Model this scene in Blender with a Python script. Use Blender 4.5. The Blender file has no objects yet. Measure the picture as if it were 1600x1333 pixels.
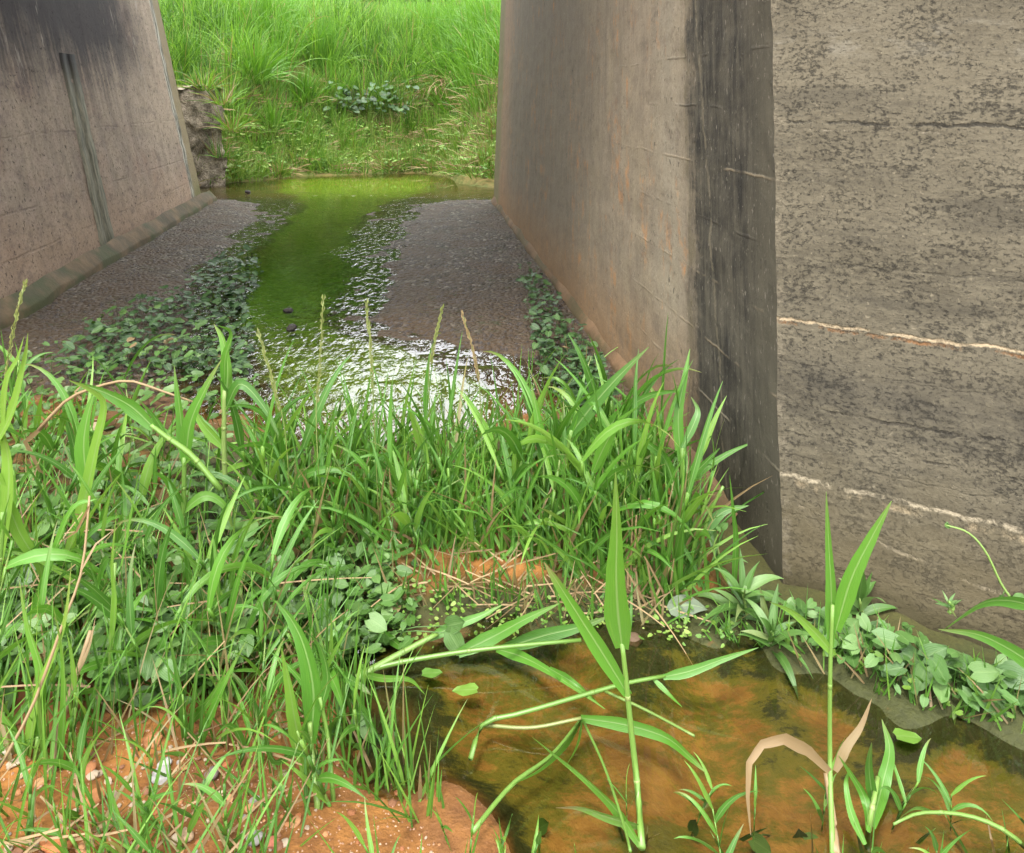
import bpy, math, random
import numpy as np
from mathutils import Vector, noise as mnoise
random.seed(7)
R = math.radians
sc = bpy.context.scene
COL = sc.collection
# ------------------------------------------------------------------ camera
F, CX, HOR, PITCH, CAMH = 1150.0, 800.0, 150.0, R(5), 1.2
PPY = HOR + F*math.tan(PITCH)
cd = bpy.data.cameras.new('camera'); cam = bpy.data.objects.new('camera', cd); COL.objects.link(cam)
cam.location = (0, 0, CAMH); cam.rotation_euler = (R(90)-PITCH, 0, 0)
cd.sensor_width = 36; cd.lens = F/1600*36; cd.shift_y = -(666.5-PPY)/1600
cd.clip_start = .02; cd.clip_end = 600
sc.camera = cam
FW = Vector((0, math.cos(PITCH), -math.sin(PITCH))); UP = Vector((0, math.sin(PITCH), math.cos(PITCH)))
C0 = Vector((0, 0, CAMH))
def ray(px, py): return Vector(((px-CX)/F, 0, 0)) + FW - UP*((py-PPY)/F)
def P(px, py, z=0.0):
    r = ray(px, py); return C0 + r*((z-CAMH)/r.z)
def Q(px, py, d):
    r = ray(px, py); return C0 + r*(d/r.y)
# ------------------------------------------------------------------ numpy noise
def _h(i, j, s):
    n = (i.astype(np.int64)*374761393 + j.astype(np.int64)*668265263 + s*982451653) & 0x7fffffff
    n = ((n ^ (n >> 13))*1274126177) & 0x7fffffff
    return ((n ^ (n >> 16)) & 0xffff)/65535.0
def vn(x, y, s=0):
    x = np.asarray(x, float); y = np.asarray(y, float)
    i = np.floor(x); j = np.floor(y); a = x-i; b = y-j
    a = a*a*(3-2*a); b = b*b*(3-2*b)
    return (_h(i, j, s)*(1-a)+_h(i+1, j, s)*a)*(1-b)+(_h(i, j+1, s)*(1-a)+_h(i+1, j+1, s)*a)*b
def fbm(x, y, s=0, o=4):
    r = 0; a = .5
    for k in range(o):
        r = r + a*(vn(x*2**k, y*2**k, s+k)*2-1); a *= .5
    return r
def ss(a, b, x): 
    t = np.clip((np.asarray(x, float)-a)/(b-a), 0, 1); return t*t*(3-2*t)
# ------------------------------------------------------------------ ground height
CTRL = [(700,1060,-.05),(900,1060,-.06),(1100,1080,-.06),(1300,1130,-.05),(1500,1200,-.05),(900,1200,-.06),(1100,1250,-.06),
 (1300,1280,-.06),(1550,1320,-.05),(760,1190,-.035),(860,1320,-.04),(650,1080,-.025),(800,1020,-.03),(1000,1020,-.03),(1150,1040,-.03),(1590,1230,-.04),
 (560,1060,-.012),(585,1150,-.012),(630,1200,-.008),(500,1130,.012),(480,1200,.02),(580,1230,.010),(660,1275,.008),(560,1300,.022),(730,1333,.006),(500,1060,.006),(700,985,.02),(850,972,.025),(1000,980,.025),(1120,985,.03),
 (1230,1000,.03),(1330,1060,.02),(1450,1100,.02),(1590,1150,.02),(1260,960,.06),(1400,1010,.06),(1560,1070,.06),
 (650,880,.07),(800,860,.08),(950,860,.08),(1080,880,.06),(700,760,.05),(900,740,.05),(1050,760,.04),(550,760,.04),(450,800,.04),
 (0,1333,.14),(150,1333,.12),(300,1333,.09),(450,1333,.04),(0,1150,.12),(200,1150,.08),(400,1150,.03),(500,1100,.02),(0,950,.1),(200,950,.06),
 (380,950,.03),(500,950,.02),(0,800,.1),(200,800,.05),(400,780,.02),(0,650,.06),(200,650,.03),(350,640,.012),
 (450,640,-.03),(600,640,-.04),(700,620,-.02),(800,640,.02),(900,650,.025),(250,560,.015),(50,560,.03),(1000,700,.03),
 (-500,1333,.2),(-500,900,.2),(-400,650,.15),(2100,1333,.0),(2100,1100,.1),(100,1900,.16),(800,1900,.05),(1500,1900,.02)]
CP = np.array([list(P(*c)) for c in CTRL])
STR = [(262,560,150),(290,560,120),(320,530,75),(350,508,72),(385,475,80),(420,462,92),(460,440,85),(500,440,85),(540,500,120),(600,580,180),(650,600,190)]
_sy = []; _sx = []; _sh = []
for py, cx, hw in STR:
    p = P(cx, py); q = P(cx+hw, py); _sy.append(p.y); _sx.append(p.x); _sh.append(q.x-p.x)
_sy = np.array(_sy)[::-1]; _sx = np.array(_sx)[::-1]; _sh = np.array(_sh)[::-1]
YBX = [-60,-12,-8,-4.3,-3.5,-3.1,-1.5,-1.05,-.75,-.3,1,5,60]
YBY = [8.5,8.6,8.8,9.5,10.6,11.0,11.4,11.2,10.3,9.7,9.0,8.7,8.7]
BS = [-9,-.3,0,.4,1.3,2.5,3.6,6,40,200]; BZ = [-.05,-.05,0,.12,.62,1.75,2.25,2.5,2.8,4]
def stream_e(x, y):
    return np.abs(x-np.interp(y, _sy, _sx))/np.interp(y, _sy, _sh)
def hgt(x, y):
    x = np.asarray(x, float); y = np.asarray(y, float)
    num = np.zeros_like(x+y); den = np.zeros_like(x+y)
    for c in CP:
        w = 1/((x-c[0])**2+(y-c[1])**2+.003)**2.0
        num = num+w*c[2]; den = den+w
    near = num/den + fbm(x*5, y*5, 3)*.022 + fbm(x*22, y*22, 9, 3)*.008*ss(-.02,.03,num/den)
    e = stream_e(x, y) + fbm(x*2.2, y*2.2, 5)*.5
    tun = -.05 + ss(.45, .95, e)*.044 + ss(1.5, 2.3, e)*.034 + fbm(x*9, y*9, 21, 3)*.012 + fbm(x*2, y*2, 2, 2)*.01
    sh = y-np.interp(x, YBX, YBY)+fbm(x*1.3, y*1.3, 8)*.35
    far = np.interp(sh, BS, BZ)+.10*np.exp(-((x+.78)/.40)**2-((y-10.0)/.45)**2) + ss(0, 1, sh)*fbm(x*1.2, y*1.2, 12)*.35
    k1 = ss(2.35, 2.9, y); z = near*(1-k1)+tun*k1
    k2 = ss(8.0, 9.2, y); z = z*(1-k2)+np.where(sh < 0, np.minimum(far, tun), far)*k2
    return z
_TX = np.arange(-7.5, 3.5, .02); _TY = np.arange(.1, 18.5, .02); _TG = hgt(*np.meshgrid(_TX, _TY))
def H(x, y):
    i = (x+7.5)/.02; j = (y-.1)/.02
    if not (0 <= i < len(_TX)-1 and 0 <= j < len(_TY)-1): return float(hgt(np.array([x]), np.array([y]))[0])
    a = int(i); c = int(j); i -= a; j -= c
    return float((_TG[c, a]*(1-i)+_TG[c, a+1]*i)*(1-j)+(_TG[c+1, a]*(1-i)+_TG[c+1, a+1]*i)*j)
def G(px, py):
    """ground point seen at a pixel"""
    z = .02
    for _ in range(7):
        p = P(px, py, z); z = .5*z+.5*H(p.x, p.y)
    p = P(px, py, z); p.z = H(p.x, p.y); return p
# ------------------------------------------------------------------ node helper
class S:
    def __init__(s, g, k): s.g = g; s.k = k
    def __add__(s, o): return s.g.m('ADD', s, o)
    __radd__ = __add__
    def __mul__(s, o): return s.g.m('MULTIPLY', s, o)
    __rmul__ = __mul__
    def __sub__(s, o): return s.g.m('SUBTRACT', s, o)
    def __rsub__(s, o): return s.g.m('SUBTRACT', o, s)
class Gr:
    def __init__(g, name, k=1.0):
        g.k = k
        g.mat = bpy.data.materials.new(name); g.mat.use_nodes = True
        g.t = g.mat.node_tree; g.t.nodes.clear()
        g.out = g.t.nodes.new('ShaderNodeOutputMaterial')
    def n(g, typ, **kw):
        n = g.t.nodes.new(typ)
        for k, v in kw.items(): setattr(n, k, v)
        return n
    def put(g, sock, v):
        if isinstance(v, S): g.t.links.new(v.k, sock)
        elif isinstance(v, (tuple, list)) and len(v) == 3 and sock.type == 'RGBA': sock.default_value = (*v, 1)
        else: sock.default_value = v
    def m(g, op, *a):
        n = g.n('ShaderNodeMath', operation=op)
        for i, v in enumerate(a): g.put(n.inputs[i], v)
        return S(g, n.outputs[0])
    def attr(g, name, out='Vector'):
        n = g.n('ShaderNodeAttribute'); n.attribute_name = name; return S(g, n.outputs[out])
    def coord(g, o='Object'): return S(g, g.n('ShaderNodeTexCoord').outputs[o])
    def sep(g, v):
        n = g.n('ShaderNodeSeparateXYZ'); g.put(n.inputs[0], v); return [S(g, o) for o in n.outputs]
    def vec(g, x, y, z=0.0):
        n = g.n('ShaderNodeCombineXYZ')
        for i, v in enumerate((x, y, z)): g.put(n.inputs[i], v)
        return S(g, n.outputs[0])
    def noise(g, v, scale=5, detail=4, rough=.55, dist=0.0):
        n = g.n('ShaderNodeTexNoise'); g.put(n.inputs['Vector'], v)
        for k, x in (('Scale', scale), ('Detail', detail), ('Roughness', rough), ('Distortion', dist)): g.put(n.inputs[k], x)
        return S(g, n.outputs[0])
    def voro(g, v, scale=5, out='Distance', feature='F1', rnd=1.0):
        n = g.n('ShaderNodeTexVoronoi', feature=feature); g.put(n.inputs['Vector'], v); g.put(n.inputs['Scale'], scale)
        g.put(n.inputs['Randomness'], rnd); return S(g, n.outputs[out])
    def st(g, a, b, x):
        n = g.n('ShaderNodeMapRange', interpolation_type='SMOOTHSTEP'); g.put(n.inputs['Value'], x)
        if isinstance(a, (int, float)) and isinstance(b, (int, float)) and a > b:
            n.inputs['From Min'].default_value = b; n.inputs['From Max'].default_value = a
            n.inputs['To Min'].default_value = 1; n.inputs['To Max'].default_value = 0
        else: g.put(n.inputs['From Min'], a); g.put(n.inputs['From Max'], b)
        return S(g, n.outputs[0])
    def mix(g, f, a, b, mode='MIX'):
        n = g.n('ShaderNodeMix', data_type='RGBA', blend_type=mode)
        g.put(n.inputs[0], f); g.put(n.inputs[6], a); g.put(n.inputs[7], b); return S(g, n.outputs[2])
    def bump(g, h, strength=.5, dist=.01):
        n = g.n('ShaderNodeBump'); g.put(n.inputs['Height'], h); g.put(n.inputs['Strength'], strength); g.put(n.inputs['Distance'], dist)
        return S(g, n.outputs[0])
    def pr(g, col, rough=.8, normal=None, spec=.4):
        if g.k != 1: col = g.mix(1.0, col, (g.k*1.06, g.k, g.k*.88), 'MULTIPLY')
        n = g.n('ShaderNodeBsdfPrincipled'); g.put(n.inputs['Base Color'], col); g.put(n.inputs['Roughness'], rough)
        g.put(n.inputs['Specular IOR Level'], spec)
        if normal is not None: g.put(n.inputs['Normal'], normal)
        return S(g, n.outputs[0])
    def shmix(g, f, a, b):
        n = g.n('ShaderNodeMixShader'); g.put(n.inputs[0], f); g.put(n.inputs[1], a); g.put(n.inputs[2], b); return S(g, n.outputs[0])
    def done(g, sh):
        g.put(g.out.inputs[0], sh); return g.mat
# ------------------------------------------------------------------ materials
def mat_wing():
    g = Gr('weathered wing concrete', .55); u, v, _ = g.sep(g.coord('UV')); p = g.vec(u, v, 0.0)
    big = g.noise(g.vec(u*.9, v*1.6, 1.0), 2.2, 5, .65); mid = g.noise(g.vec(u*.8, v*1.2, 0.0), 9, 6, .75); fine = g.noise(p, 85, 4, .75); fin2 = g.noise(g.vec(u*.7, v*1.4, 3.0), 38, 5, .75)
    c = g.mix(g.st(.32, .68, big*.6+mid*.4), (.084,.076,.058), (.172,.157,.122))
    c = g.mix(g.st(.40, .66, fin2)*.6, c, (.175,.16,.122))
    c = g.mix(g.st(.48, .62, g.noise(g.vec(u*.6, v*3.2, 4.0), 2.5, 6, .7))*.45, c, (.05,.047,.040))
    zone = g.st(.34,.60, g.noise(p, 2.4, 4, .65)+g.st(.35,.75,v)*.16-g.st(.35,.12,v)*.15)
    dk = g.st(.515,.60, g.noise(g.vec(u*.8, v*1.15, 2.0), 88, 5, .80)*.62+mid*.38)
    c = g.mix(dk*(zone*.62+.12), c, (.024,.023,.020))
    c = g.mix(g.st(.51,.66, fine)*.6, c, (.032,.030,.026))
    c = g.mix(g.st(.62,.72, g.noise(g.vec(u, v, 7.0), 75, 3, .6))*.55, c, (.27,.245,.19))
    c = g.mix(g.st(.12,.0, g.m('ABSOLUTE', v-.54+mid*.06))*.55*g.st(.3,.6,mid), c, (.030,.029,.028))
    c = g.mix(g.st(.42, .04, v+(mid-.5)*.35)*.75, c, (.115,.096,.055))
    c = g.mix(g.st(.12, .0, v+(mid-.5)*.1)*.7, c, (.05,.047,.018))
    wob = (g.noise(g.vec(u, 0.0, 3.0), 6, 6, .72)-.5)*.045
    hv = mid*.5+fine*.3+fin2*.4-dk*.3
    def line(v0, slope, w, col, amt, thr, c, hh):
        q = g.noise(g.vec(u*1.0, v*.6+v0*9, 5.0), 13, 5, .75); d = g.m('ABSOLUTE', v-v0-u*slope-wob+(q-.5)*.012)
        m = g.st(w, w*.2, d+(fin2-.5)*w*1.6)*g.st(thr-.07, thr+.09, q)
        return g.mix(m*amt, c, col), hh-m*.5*amt
    for a in ((.652,0,.0055,(.46,.38,.27),.9,.42),(.643,0,.006,(.24,.11,.04),.7,.52),(.288,-.01,.008,(.46,.41,.32),.85,.47),(.272,-.01,.013,(.36,.30,.21),.75,.54),(.23,-.20,.006,(.33,.29,.22),.6,.52),
       (1.135,0,.006,(.015,.015,.015),.7,.44),(1.118,0,.004,(.34,.31,.25),.6,.58),(.455,0,.005,(.022,.02,.018),.6,.46),(.385,0,.004,(.02,.018,.016),.6,.52),(.10,0,.004,(.03,.022,.014),.5,.5),(.80,0,.004,(.02,.02,.018),.4,.50),(.93,0,.003,(.022,.02,.018),.22,.5),(.55,0,.003,(.02,.019,.017),.22,.46),(.335,0,.003,(.022,.02,.017),.22,.48),(.20,0,.003,(.03,.024,.016),.22,.47),(1.24,0,.003,(.02,.019,.018),.22,.5)):
        c, hv = line(*a, c, hv)
    c = g.mix(g.st(.05,.0,g.m('ABSOLUTE', v-1.33-wob*2))*g.st(.44,.55,g.noise(g.vec(u,v*2,9.0),5,5,.65))*.8, c, (.235,.225,.195))
    c = g.mix(g.st(.03,.0,u+(fine-.5)*.06)*g.st(.46,.6,mid)*.7, c, (.24,.215,.17))
    return g.done(g.pr(c, .9, g.bump(hv, .8, .010), .2))
def mat_right():
    g = Gr('stained barrel concrete', .50); u, v, _ = g.sep(g.coord('UV')); p = g.vec(u, v, 0.0)
    st1 = g.noise(g.vec(u*5, v*.40, 1.0), 3.0, 7, .78)*.6+g.noise(g.vec(u*1.5, v*1.2, 6.0), 7, 5, .7)*.4; st2 = g.noise(g.vec(u*2, v*1.1, 2.0), 2.2, 5, .65); fine = g.noise(p, 55, 4, .7); mid = g.noise(p, 8, 5, .65)
    c = g.mix(g.st(.35,.68,st1), (.26,.225,.18), (.42,.36,.28))
    c = g.mix(g.st(.45,.7,st2)*.5, c, (.45,.39,.28))
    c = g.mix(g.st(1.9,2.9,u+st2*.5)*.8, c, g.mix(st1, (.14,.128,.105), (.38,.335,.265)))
    c = g.mix(g.st(5.2,5.9,u+mid*.3)*.6, c, (.44,.29,.18))
    c = g.mix(g.st(.5,.9,u)*g.st(1.3,.9,u+mid*.4)*.55, c, (.44,.42,.35))
    rust = g.st(.53,.64,g.noise(g.vec(u*3.5, v*.8, 6.0), 2.6, 6, .75))*g.st(.42,.6,g.noise(p, 14, 4, .65))
    c = g.mix(rust*.65, c, (.62,.30,.11))
    wet = g.st(.55,.0,v+(mid-.5)*.2)
    c = g.mix(wet*.75, c, (.40,.24,.115))
    c = g.mix(g.st(.50,.66,g.noise(p,9,5,.72))*.45, c, (.19,.155,.13)); c = g.mix(g.st(.52,.64,fine)*.35, c, (.16,.13,.105)); c = g.mix(g.st(.6,.7,g.noise(p,60,3,.6))*.35, c, (.66,.58,.46))
    # honeycombed holes in rows
    holes = g.st(.60,.68,g.noise(g.vec(u*1.6, v*.6, 3.0), 40, 3, .6))*g.st(.45,.6,g.noise(g.vec(u*4,v*.4,8.0),2.2,3,.6))
    c = g.mix(holes*.75, c, (.05,.042,.038))
    # black streaked weathering in front of the deck edge
    edge = u-.58+(g.noise(g.vec(u*8, v*.5, 31.0), 3.0, 5, .75)-.5)*.22+(g.noise(g.vec(v*1.0, 4.0, u*.3), 3.0, 5, .7)-.5)*.34+g.st(.9,.15,v)*.02
    blk = g.st(.07,-.07,edge+(mid-.5)*.12+(fine-.5)*.10)
    dk = g.mix(g.st(.34,.62,g.noise(g.vec(u*9, v*.8, 5.0),3.2,6,.75)*.6+mid*.4), (.016,.0155,.0145), (.12,.112,.090))
    dk = g.mix(g.st(.21,.05,u+(mid-.5)*.16)*.75, dk, g.mix(mid, (.060,.057,.045), (.155,.145,.110)))
    dk = g.mix(g.st(.62,.70,g.noise(g.vec(u*3,v*1.0,9.0),34,3,.6))*.8, dk, (.32,.30,.27))
    dk = g.mix(g.st(.66,.74,g.noise(g.vec(u*16,v*.8,11.0),6,3,.6))*.55, dk, (.36,.36,.35))
    dk = g.mix(g.st(.35,.0,v+(mid-.5)*.2)*.5, dk, (.085,.075,.040))
    c = g.mix(blk, c, dk)
    c = g.mix(g.st(.05,.0,g.m('ABSOLUTE', edge-.03))*.5*g.st(.4,.6,mid), c, (.10,.088,.04))
    h = mid*.5+fine*.3-holes*.6
    wob = (g.noise(g.vec(u, 0.0, 3.0), 5, 4, .6)-.5)*.02
    for v0, col, amt in ((.645,(.48,.40,.28),.7),(.82,(.06,.05,.045),.5),(.99,(.45,.38,.28),.65),(.46,(.42,.34,.24),.6),(.29,(.5,.45,.36),.6),(1.17,(.05,.045,.04),.55),(1.33,(.06,.05,.045),.4)):
        m = g.st(.006,.001,g.m('ABSOLUTE', v-v0-wob+(fine-.5)*.008))*g.st(.47,.60,g.noise(g.vec(u, v0*7, 5.0), 4, 3, .7))
        c = g.mix(m*amt*g.st(1.5,.5,u)*.75, c, col); h = h-m*.25*g.st(2.0,.5,u)
    # crack with lime running down the band
    ck = g.m('ABSOLUTE', u-.44-(v-.9)*.16-(g.noise(g.vec(v,1.0,2.0),6,4,.6)-.5)*.10)
    m = g.st(.012,.003,ck)*g.st(.35,.55,g.noise(p,22,3,.6)); c = g.mix(m*.45, c, (.30,.27,.20))
    # mossy far end
    c = g.mix(g.st(6.05,6.3,u+mid*.25)*.8, c, g.mix(mid, (.12,.15,.06), (.30,.29,.15)))
    return g.done(g.pr(c, .85, g.bump(h, .6, .010), .3))
def mat_left():
    g = Gr('pinkish barrel concrete', .47); u, v, _ = g.sep(g.coord('UV')); p = g.vec(u, v, 0.0)
    mid = g.noise(p, 6, 5, .65); fine = g.noise(p, 45, 4, .7); st1 = g.noise(g.vec(u*4, v*.5, 1.0), 2.4, 5, .65); bl = g.noise(p, 1.3, 3, .6)
    c = g.mix(g.st(.3,.7,st1), (.33,.275,.235), (.52,.44,.36))
    c = g.mix(g.st(.5,.7,bl)*.5, c, (.42,.25,.20))
    c = g.mix(g.st(.42,.62,mid)*.4, c, (.56,.46,.41))
    c = g.mix(g.st(5.2,6.2,u+mid*.6)*.45*g.st(.5,.9,v), c, (.58,.48,.38))
    c = g.mix(g.st(.75,.15,v+mid*.2)*.6, c, (.60,.43,.31))
    holes = g.st(.58,.66,g.noise(g.vec(u*1.2, v*.9, 3.0), 28, 5, .72))*g.st(.28,.46,g.noise(p, 2.2, 3, .6))
    c = g.mix(holes*.92, c, (.045,.034,.036))
    c = g.mix(g.st(.50,.66,g.noise(p,9,5,.72))*.5, c, (.17,.125,.13)); c = g.mix(g.st(.50,.62,fine)*.4, c, (.14,.11,.11)); c = g.mix(g.st(.60,.70,g.noise(p,60,3,.6))*.4, c, (.75,.66,.6))
    # soot high on the wall
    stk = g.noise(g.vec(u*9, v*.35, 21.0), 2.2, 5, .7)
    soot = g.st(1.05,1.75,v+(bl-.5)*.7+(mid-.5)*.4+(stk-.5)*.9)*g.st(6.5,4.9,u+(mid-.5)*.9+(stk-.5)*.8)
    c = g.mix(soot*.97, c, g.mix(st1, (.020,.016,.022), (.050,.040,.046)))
    # lime runs beside the drain channel
    run = g.st(.60,.68,g.noise(g.vec(u*3, v*.45, 12.0), 3.4, 4, .6))*g.st(.5,.58,g.noise(g.vec(u*6, v*1.2, 13.0), 5, 3, .6))*g.st(.5,1.0,v)
    c = g.mix(run*.6, c, (.48,.45,.43))
    h = mid*.5+fine*.3-holes*.7
    wob = (g.noise(g.vec(u, 0.0, 3.0), 4, 4, .6)-.5)*.03
    for v0, amt in ((.27,.25),(.52,.40),(.95,.35)):
        m = g.st(.010,.003,g.m('ABSOLUTE', v-v0-wob))*g.st(.4,.55,g.noise(g.vec(u, v0*7, 5.0), 3, 3, .7))
        c = g.mix(m*amt*g.st(.40,.60,mid), c, (.12,.09,.085)); h = h-m*.2
    # damp white/blue joint line and mossy end outside the deck
    j = g.m('ABSOLUTE', u-6.42-(mid-.5)*.05)
    c = g.mix(g.st(6.4,6.5,u+(mid-.5)*.05)*.9, c, g.mix(st1, (.22,.20,.12), (.38,.31,.19)))
    c = g.mix(g.st(.09,.03,j)*.85, c, g.mix(g.st(.4,.6,g.noise(g.vec(u*6,v*.8,4.0),5,3,.6)), (.06,.075,.07), (.62,.64,.60)))
    c = g.mix(g.st(.55,.05,v+mid*.2)*g.st(6.3,6.6,u)*.7, c, (.16,.21,.05))
    return g.done(g.pr(c, .85, g.bump(h, .6, .015), .3))
def mat_foot(name, ca, cb, moss):
    g = Gr(name, .75); o = g.coord('Object'); x, y, z = g.sep(o)
    n1 = g.noise(o, 5, 5, .65); n2 = g.noise(o, 40, 4, .7)
    c = g.mix(g.st(.35,.7,n1), ca, cb); c = g.mix(g.st(.5,.65,g.noise(o,3,4,.6)+g.st(.1,.0,z)*.12)*.8, c, moss)
    c = g.mix(g.st(.6,.7,n2)*.4, c, (.03,.03,.02))
    return g.done(g.pr(c, .8, g.bump(n1*.5+n2*.4, .6, .012), .35))
def mat_strip():
    g = Gr('drain channel concrete', .75); u, v, _ = g.sep(g.coord('UV'))
    n1 = g.noise(g.vec(u*8, v, 0.0), 5, 5, .65); n2 = g.noise(g.vec(u, v, 0.0), 40, 4, .7)
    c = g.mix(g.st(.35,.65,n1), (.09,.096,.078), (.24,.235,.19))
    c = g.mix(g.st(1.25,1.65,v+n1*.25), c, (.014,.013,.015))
    c = g.mix(g.st(.25,.05,v+n1*.1)*.6, c, (.08,.10,.045))
    return g.done(g.pr(c, .75, g.bump(n1+n2*.5, .5, .01), .35))
def mat_ground():
    g = Gr('creek ground', .66); o = g.coord('Object'); x, y, z = g.sep(o)
    wg, wa, wp = g.sep(g.attr('zone')); wb, ww, wm = g.sep(g.attr('zone2'))
    n1 = g.noise(o, 3.2, 5, .6); n2 = g.noise(o, 17, 5, .65); n3 = g.noise(o, 90, 3, .6)
    soil = g.mix(g.st(.3,.7,n2), (.19,.080,.022), (.36,.165,.045)); soil = g.mix(g.st(.45,.62,n1)*.6, soil, (.11,.048,.022))
    soil = g.mix(g.st(.58,.7,n3)*.4, soil, (.34,.17,.08))
    soil = g.mix(wm*g.st(.14,.36,n2+(n1-.5)*.4), soil, g.mix(n3, (.028,.034,.012), (.075,.085,.022)))
    vc = g.voro(o, 42, 'Color'); vd = g.voro(o, 42, 'Distance'); r1, r2, r3 = g.sep(vc)
    grav = g.mix(r1, (.036,.029,.019), (.125,.100,.066)); grav = g.mix(g.st(.86,.93,r2)*.8, grav, (.34,.32,.30))
    grav = g.mix(g.st(.42,.62,n1+g.st(5.5,3.0,y)*.16)*.8, grav, g.mix(n2, (.060,.042,.026), (.15,.100,.060))); grav = g.mix(g.st(.56,.66,n2)*g.st(.45,.6,g.noise(o,1.7,3,.6))*.7, grav, (.045,.07,.018))
    alg = g.mix(g.st(.35,.7,n2), (.20,.37,.025), (.32,.54,.05)); alg = g.mix(g.st(.5,.68,n1)*.3, alg, (.22,.20,.05))
    pn = g.noise(g.vec(x*1.1+y*.3, y*2.2, 0.0), 5.2, 8, .78, .15)
    pond = g.mix(g.st(.3,.7,n2), (.27,.138,.032), (.42,.225,.060))
    edg = g.st(-.040,-.012,z)*.20
    pn = pn+edg
    pond = g.mix(g.st(.44,.57,pn)*.88, pond, g.mix(n2, (.085,.105,.008), (.19,.19,.022)))
    pond = g.mix(g.st(.58,.68,pn)*.9, pond, g.mix(n1, (.012,.020,.005), (.032,.045,.009)))
    bank = g.mix(g.st(.35,.65,n1), (.10,.13,.03), (.20,.16,.06)); bank = g.mix(g.st(.45,.6,n2)*.5, bank, (.09,.12,.03))
    c = g.mix(wg, soil, grav); c = g.mix(wb, c, bank); c = g.mix(wa, c, alg); c = g.mix(wp, c, pond)
    c = g.mix(ww*.5, c, g.mix(1.0, c, (.42,.40,.35), 'MULTIPLY'))
    h = n2*.6+n3*.4+wg*(1.0-vd*1.4)*1.2
    rough = g.m('SUBTRACT', .95, ww*.38)
    return g.done(g.pr(c, rough, g.bump(h, .8, .014), .28))
def mat_water():
    g = Gr('clear creek water'); o = g.coord('Object'); rf, _, _ = g.sep(g.attr('riffle'))
    n1 = g.noise(o, 6.0, 3, .5); n2 = g.noise(g.vec(*[a*b for a, b in zip(g.sep(o), (1.0, .50, 1.0))]), 26, 2, .5); n3 = g.noise(o, 60, 2, .5)
    h = n1*(rf*.34+.012)+n2*.010+g.st(.46,.76,n2)*rf*.16
    nrm = g.bump(h, 1.0, .035)
    fr = g.n('ShaderNodeFresnel'); fr.inputs['IOR'].default_value = 1.7; g.put(fr.inputs['Normal'], nrm)
    tr = g.n('ShaderNodeBsdfTransparent'); tr.inputs[0].default_value = (.86,.84,.68,1)
    gl = g.n('ShaderNodeBsdfGlossy'); gl.inputs['Roughness'].default_value = .03; g.put(gl.inputs['Normal'], nrm)
    return g.done(g.shmix(S(g, fr.outputs[0]), S(g, tr.outputs[0]), S(g, gl.outputs[0])))
def mat_leaf(name, ga, gb, gc, dry=(.29,.20,.10), trans=.38, rough=.36, midrib=.5):
    """lf = (tint per leaf, dryness, position along); UV.x runs across the blade"""
    g = Gr(name); t, d, s = g.sep(g.attr('lf')); u, v, _ = g.sep(g.coord('UV'))
    rnd = S(g, g.n('ShaderNodeObjectInfo').outputs['Random'])
    k = g.m('FRACT', t+rnd*.61)
    c = g.mix(g.st(.0,.6,k), ga, gb); c = g.mix(g.st(.6,1.0,k), c, gc)
    n = g.noise(g.vec(u*6, v*1.2, t*40), 3, 3, .6); c = g.mix(g.st(.55,.75,n)*.35, c, gc)
    c = g.mix(g.st(.07,.02,g.m('ABSOLUTE', u-.5))*midrib, c, (.30,.42,.16))
    c = g.mix(g.st(.0,1.0,d+(n-.5)*.5*g.st(.0,.3,d)), c, g.mix(n, dry, tuple(min(1, a*1.2) for a in dry)))
    c = g.mix(g.st(.66,.73,g.noise(g.vec(u*2.2, v*9, t*31), 3.2, 4, .65))*.55, c, (.20,.13,.04))
    c = g.mix(1.0, c, (.80,.80,.80), 'MULTIPLY')
    ve = g.m('SINE', u*60)
    p = g.pr(c, rough, g.bump(ve*.3+n, .25, .002), .5)
    tl = g.n('ShaderNodeBsdfTranslucent'); g.put(tl.inputs[0], g.mix(1.0, c, (1.0,1.0,.55), 'MULTIPLY'))
    return g.done(g.shmix(trans, p, S(g, tl.outputs[0])))
def mat_stone():
    g = Gr('river stone', .75); o = g.coord('Object'); rnd = S(g, g.n('ShaderNodeObjectInfo').outputs['Random'])
    oc = g.n('ShaderNodeObjectInfo').outputs['Color']; n = g.noise(o, 30, 5, .6); n2 = g.noise(o, 160, 3, .6)
    c = g.mix(g.st(.35,.7,n)*.5, S(g, oc), g.mix(1.0, S(g, oc), (.55,.5,.45), 'MULTIPLY'))
    c = g.mix(g.st(.6,.7,n2)*.3, c, (.3,.15,.07))
    return g.done(g.pr(c, .7, g.bump(n+n2*.5, .4, .004), .4))
def mat_simple(name, a, b, scale=8, rough=.85, bump=.5, dist=.02, stretch=(1,1,1)):
    g = Gr(name); o = g.coord('Object'); x, y, z = g.sep(o); q = g.vec(x*stretch[0], y*stretch[1], z*stretch[2])
    n = g.noise(q, scale, 6, .65); n2 = g.noise(q, scale*6, 4, .65)
    c = g.mix(g.st(.35,.68,n*.7+n2*.3), a, b)
    return g.done(g.pr(c, rough, g.bump(n+n2*.6, bump, dist), .3))
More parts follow.
